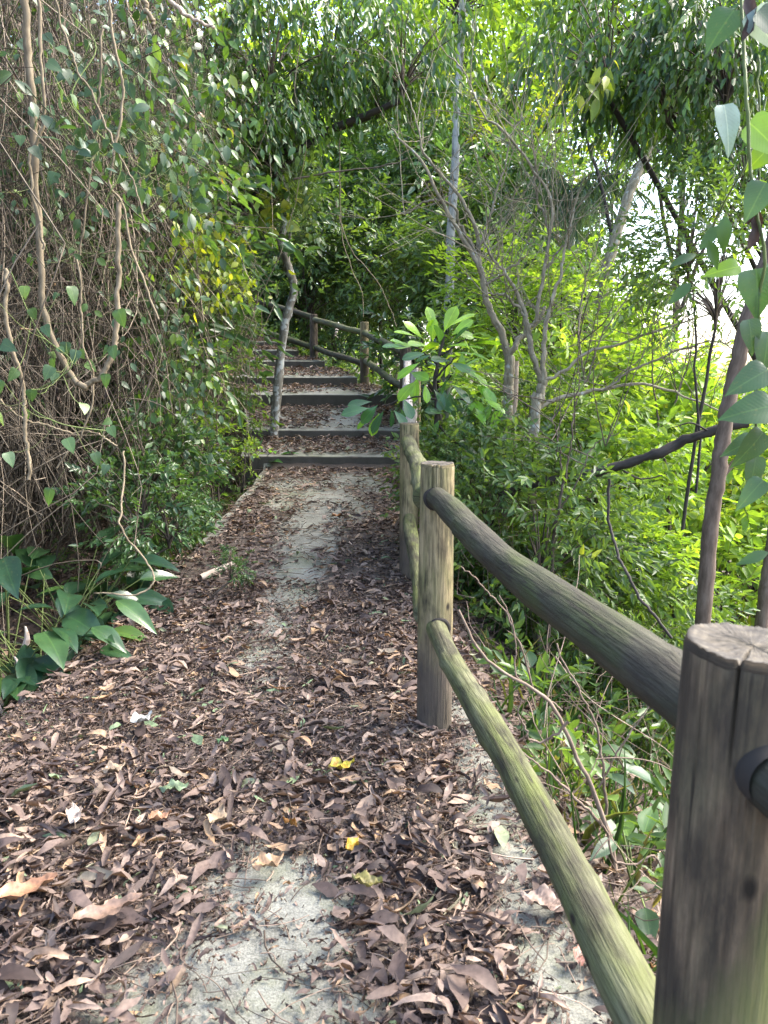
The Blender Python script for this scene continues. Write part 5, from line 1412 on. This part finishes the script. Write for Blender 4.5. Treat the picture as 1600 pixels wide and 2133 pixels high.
for mt_, ls in by.items():
    o = build('leaves', leaves(np.array([l[0] for l in ls]), np.array([l[1] for l in ls], float), np.array([l[2] for l in ls]), np.array([l[3] for l in ls]) * .8, np.array([l[4] for l in ls]) * .8, T_HE if mt_ != 'hang' else T_OV, np.array([l[5] for l in ls])), [M[mt_]], nv)
    if mt_ == 'pale': o['label'] = 'leaves turned to show pale undersides'
dead = []
for (px, py, L_) in [(1565, 470, .11), (1570, 520, .12), (1560, 90, .12)]:
    a = P(px, py, 1.92)
    dead.append(litter_leaf(a[None], np.array([L_]), np.array([.06]), np.array([.4]), np.array([1.35]), np.array([.5]), np.array([2.2]), np.array([.3]), np.array([.25])))
o = build('dead_leaves', join(dead), [M['litter']], nv); o['label'] = 'curled dead brown leaves'

# ------------------------------------------------------------------ dry branching shrub and stems below the rails
b = P(1300, 1960, 2.3); gz = float(ground(b[0], b[1]))
ds = empty('dry_shrub', (b[0], b[1], gz), 'dry leafless shrub of thin pale stems between the lower rail and the slope', 'shrub')
trs = []
for pts, Y, w0, w1 in [([(1320, 1960), (1290, 1840), (1272, 1740), (1245, 1640), (1205, 1560), (1170, 1480), (1110, 1430), (1030, 1385), (985, 1330), (955, 1270)], 2.5, .011, .004),
                       ([(1272, 1740), (1235, 1700), (1180, 1650), (1140, 1610), (1080, 1560)], 2.55, .007, .003),
                       ([(1262, 1700), (1255, 1600), (1240, 1500), (1200, 1420), (1160, 1340)], 2.6, .006, .003),
                       ([(1185, 1500), (1130, 1545), (1100, 1530), (1080, 1490), (1085, 1455)], 2.5, .005, .003),
                       ([(1262, 1720), (1280, 1780), (1330, 1800), (1370, 1790), (1378, 1840), (1330, 1870), (1270, 1860)], 2.3, .004, .003),
                       ([(1320, 1950), (1270, 1930), (1210, 1850), (1160, 1780)], 2.3, .005, .003),
                       ([(1170, 1480), (1135, 1440), (1080, 1400), (1070, 1310), (1040, 1240)], 2.6, .004, .002),
                       ([(1110, 1430), (1060, 1300), (1005, 1230), (960, 1180)], 2.7, .004, .002),
                       ([(1245, 1640), (1290, 1560), (1330, 1500), (1360, 1430)], 2.6, .004, .002)]:
    trs.append(limb(trace(pts, Y), w0, w1, 36, 6, .05, .003))
build('stems', join(trs), [M['twig']], ds)
# a darker leafless stem arching over the bushes
c = trace([(1270, 1000, 3.6), (1265, 1080, 3.6), (1285, 1160, 3.5), (1330, 1240, 3.4), (1400, 1330, 3.3)], 3.5)
tag(build('hanging_vine', limb(c, .007, .007, 40, 7, .05, .003), [M['darkbark']], None, origin=c[0]), 'dark thin stem arching down behind the thick upper rail', 'vine')

# ------------------------------------------------------------------ undergrowth, grass, far woods (masses nobody could count)
ug = []
N = 5600
y = .9 + 15 * rng.random(N); x = xr(y) + .25 + 7.5 * rng.random(N) ** 1.2
k = rng.random(N) < np.clip(.35 + .9 * sst((x - xr(y) - 1.2) / 1.8) + .9 * sst((y - 4.5) / 2), 0, 1); x, y = x[k], y[k]; N = len(x)
p0 = np.stack([x, y, ground(x, y) + rng.random(N) * .35], -1)
d0 = np.stack([rng.normal(0, .6, N), rng.normal(-.1, .6, N), .7 + rng.normal(0, .3, N)], -1)
lf, tw = sprays(p0, d0, rng.uniform(.2, .45, N), 9, .085, .036, .2, tint=.3)
ug.append(lf)
N = 900
y = 5.6 + 10 * rng.random(N); x = xl(y) - .12 - 1.8 * rng.random(N) ** 1.2
p0 = np.stack([x, y, ground(x, y) + rng.random(N) * .2], -1)
d0 = np.stack([rng.normal(.1, .6, N), rng.normal(-.2, .6, N), .6 + rng.normal(0, .3, N)], -1)
lf, tw = sprays(p0, d0, rng.uniform(.12, .3, N), 8, .06, .026, .2, tint=.3)
ug.append(lf)
tag(build('undergrowth', join(ug), [M['mid']]), 'low leafy undergrowth covering the slope beyond the fence and the left verge', 'undergrowth', kind='stuff')
N = 420
y = 1.2 + 5.5 * rng.random(N); x = xr(y) + .15 + 1.9 * rng.random(N)
p0 = np.stack([x, y, ground(x, y) + .5 * rng.random(N) ** 2], -1)
d0 = np.stack([rng.normal(-.1, .6, N), rng.normal(0, .6, N), np.abs(rng.normal(.4, .6, N))], -1)
KK = 16
pts = np.zeros((N, KK, 3)); pts[:, 0] = p0
d = norm(d0); turn = rng.normal(0, .22, (N, 3)); stl_ = rng.uniform(.02, .075, N)[:, None]
for i in range(1, KK):
    turn = turn * .8 + rng.normal(0, .1, (N, 3))
    d = norm(d + turn * .6 + np.array([0, 0, -.03]))
    pts[:, i] = pts[:, i - 1] + d * stl_
pts[..., 0] = np.maximum(pts[..., 0], xr(pts[..., 1]) + .09)
pts[..., 2] = np.maximum(pts[..., 2], ground(pts[..., 0], pts[..., 1]) + .01)
tag(build('dry_stems', tubes(pts, rng.uniform(.0012, .0034, N)[:, None] * np.linspace(1, .5, KK)[None], 4), [M['twig']]), 'thin pale dry stems and runners curling over the slope behind the rails', 'dry stems', kind='stuff')
N = 4800
y = .9 + 8 * rng.random(N); x = xr(y) + .15 + 2.6 * rng.random(N)
k = rng.random(N) < np.clip(.4 + .8 * nz(x * 1.5, y * 1.5), .05, 1); x, y = x[k], y[k]; N = len(x)
p0 = np.stack([x, y, ground(x, y) - .01], -1)
d0 = np.stack([rng.normal(0, .35, N), rng.normal(0, .35, N), np.ones(N)], -1)
L_ = rng.uniform(.12, .42, N)
TG = hi_template([(0, .4), (.25, .5), (.5, .42), (.75, .25), (1, .02)], .2, .5)
gl = [leaves(p0, d0, rng.normal(0, 1, (N, 3)), L_, .008, TG)]
N = 700
y = 1.8 + 9 * rng.random(N); x = xl(y) - .02 - .6 * rng.random(N)
p0 = np.stack([x, y, ground(x, y) - .01], -1)
d0 = np.stack([rng.normal(.3, .5, N), rng.normal(-.2, .5, N), np.ones(N) * .7], -1)
gl.append(leaves(p0, d0, rng.normal(0, 1, (N, 3)), rng.uniform(.08, .25, N), .006, TG))
tag(build('grass', join(gl), [M['grass']]), 'thin green grass on the slope beyond the fence', 'grass', kind='stuff')
N = 5200
yy = 28 + 16 * rng.random(N); px = rng.uniform(-500, 1700, N)
x = (px - 800) / 1600 * yy
zt = np.where(px < 900, 11., np.maximum(11 - (px - 900) / 350 * 10.5, .0))
z = -7 + (zt + 7) * rng.random(N)
cx_ = rng.normal(0, .8, (N, 3))
p0 = np.stack([x, yy, z], -1) + cx_
d0 = rng.normal(0, 1, (N, 3)); d0[:, 1] -= .3
lf, tw = sprays(p0, d0, 1.4, 11, .42, .17, .3, tint=.4)
tag(build('far_woods', lf, [M['bright']]), 'distant green wood filling the background across the valley', 'woods', kind='stuff')
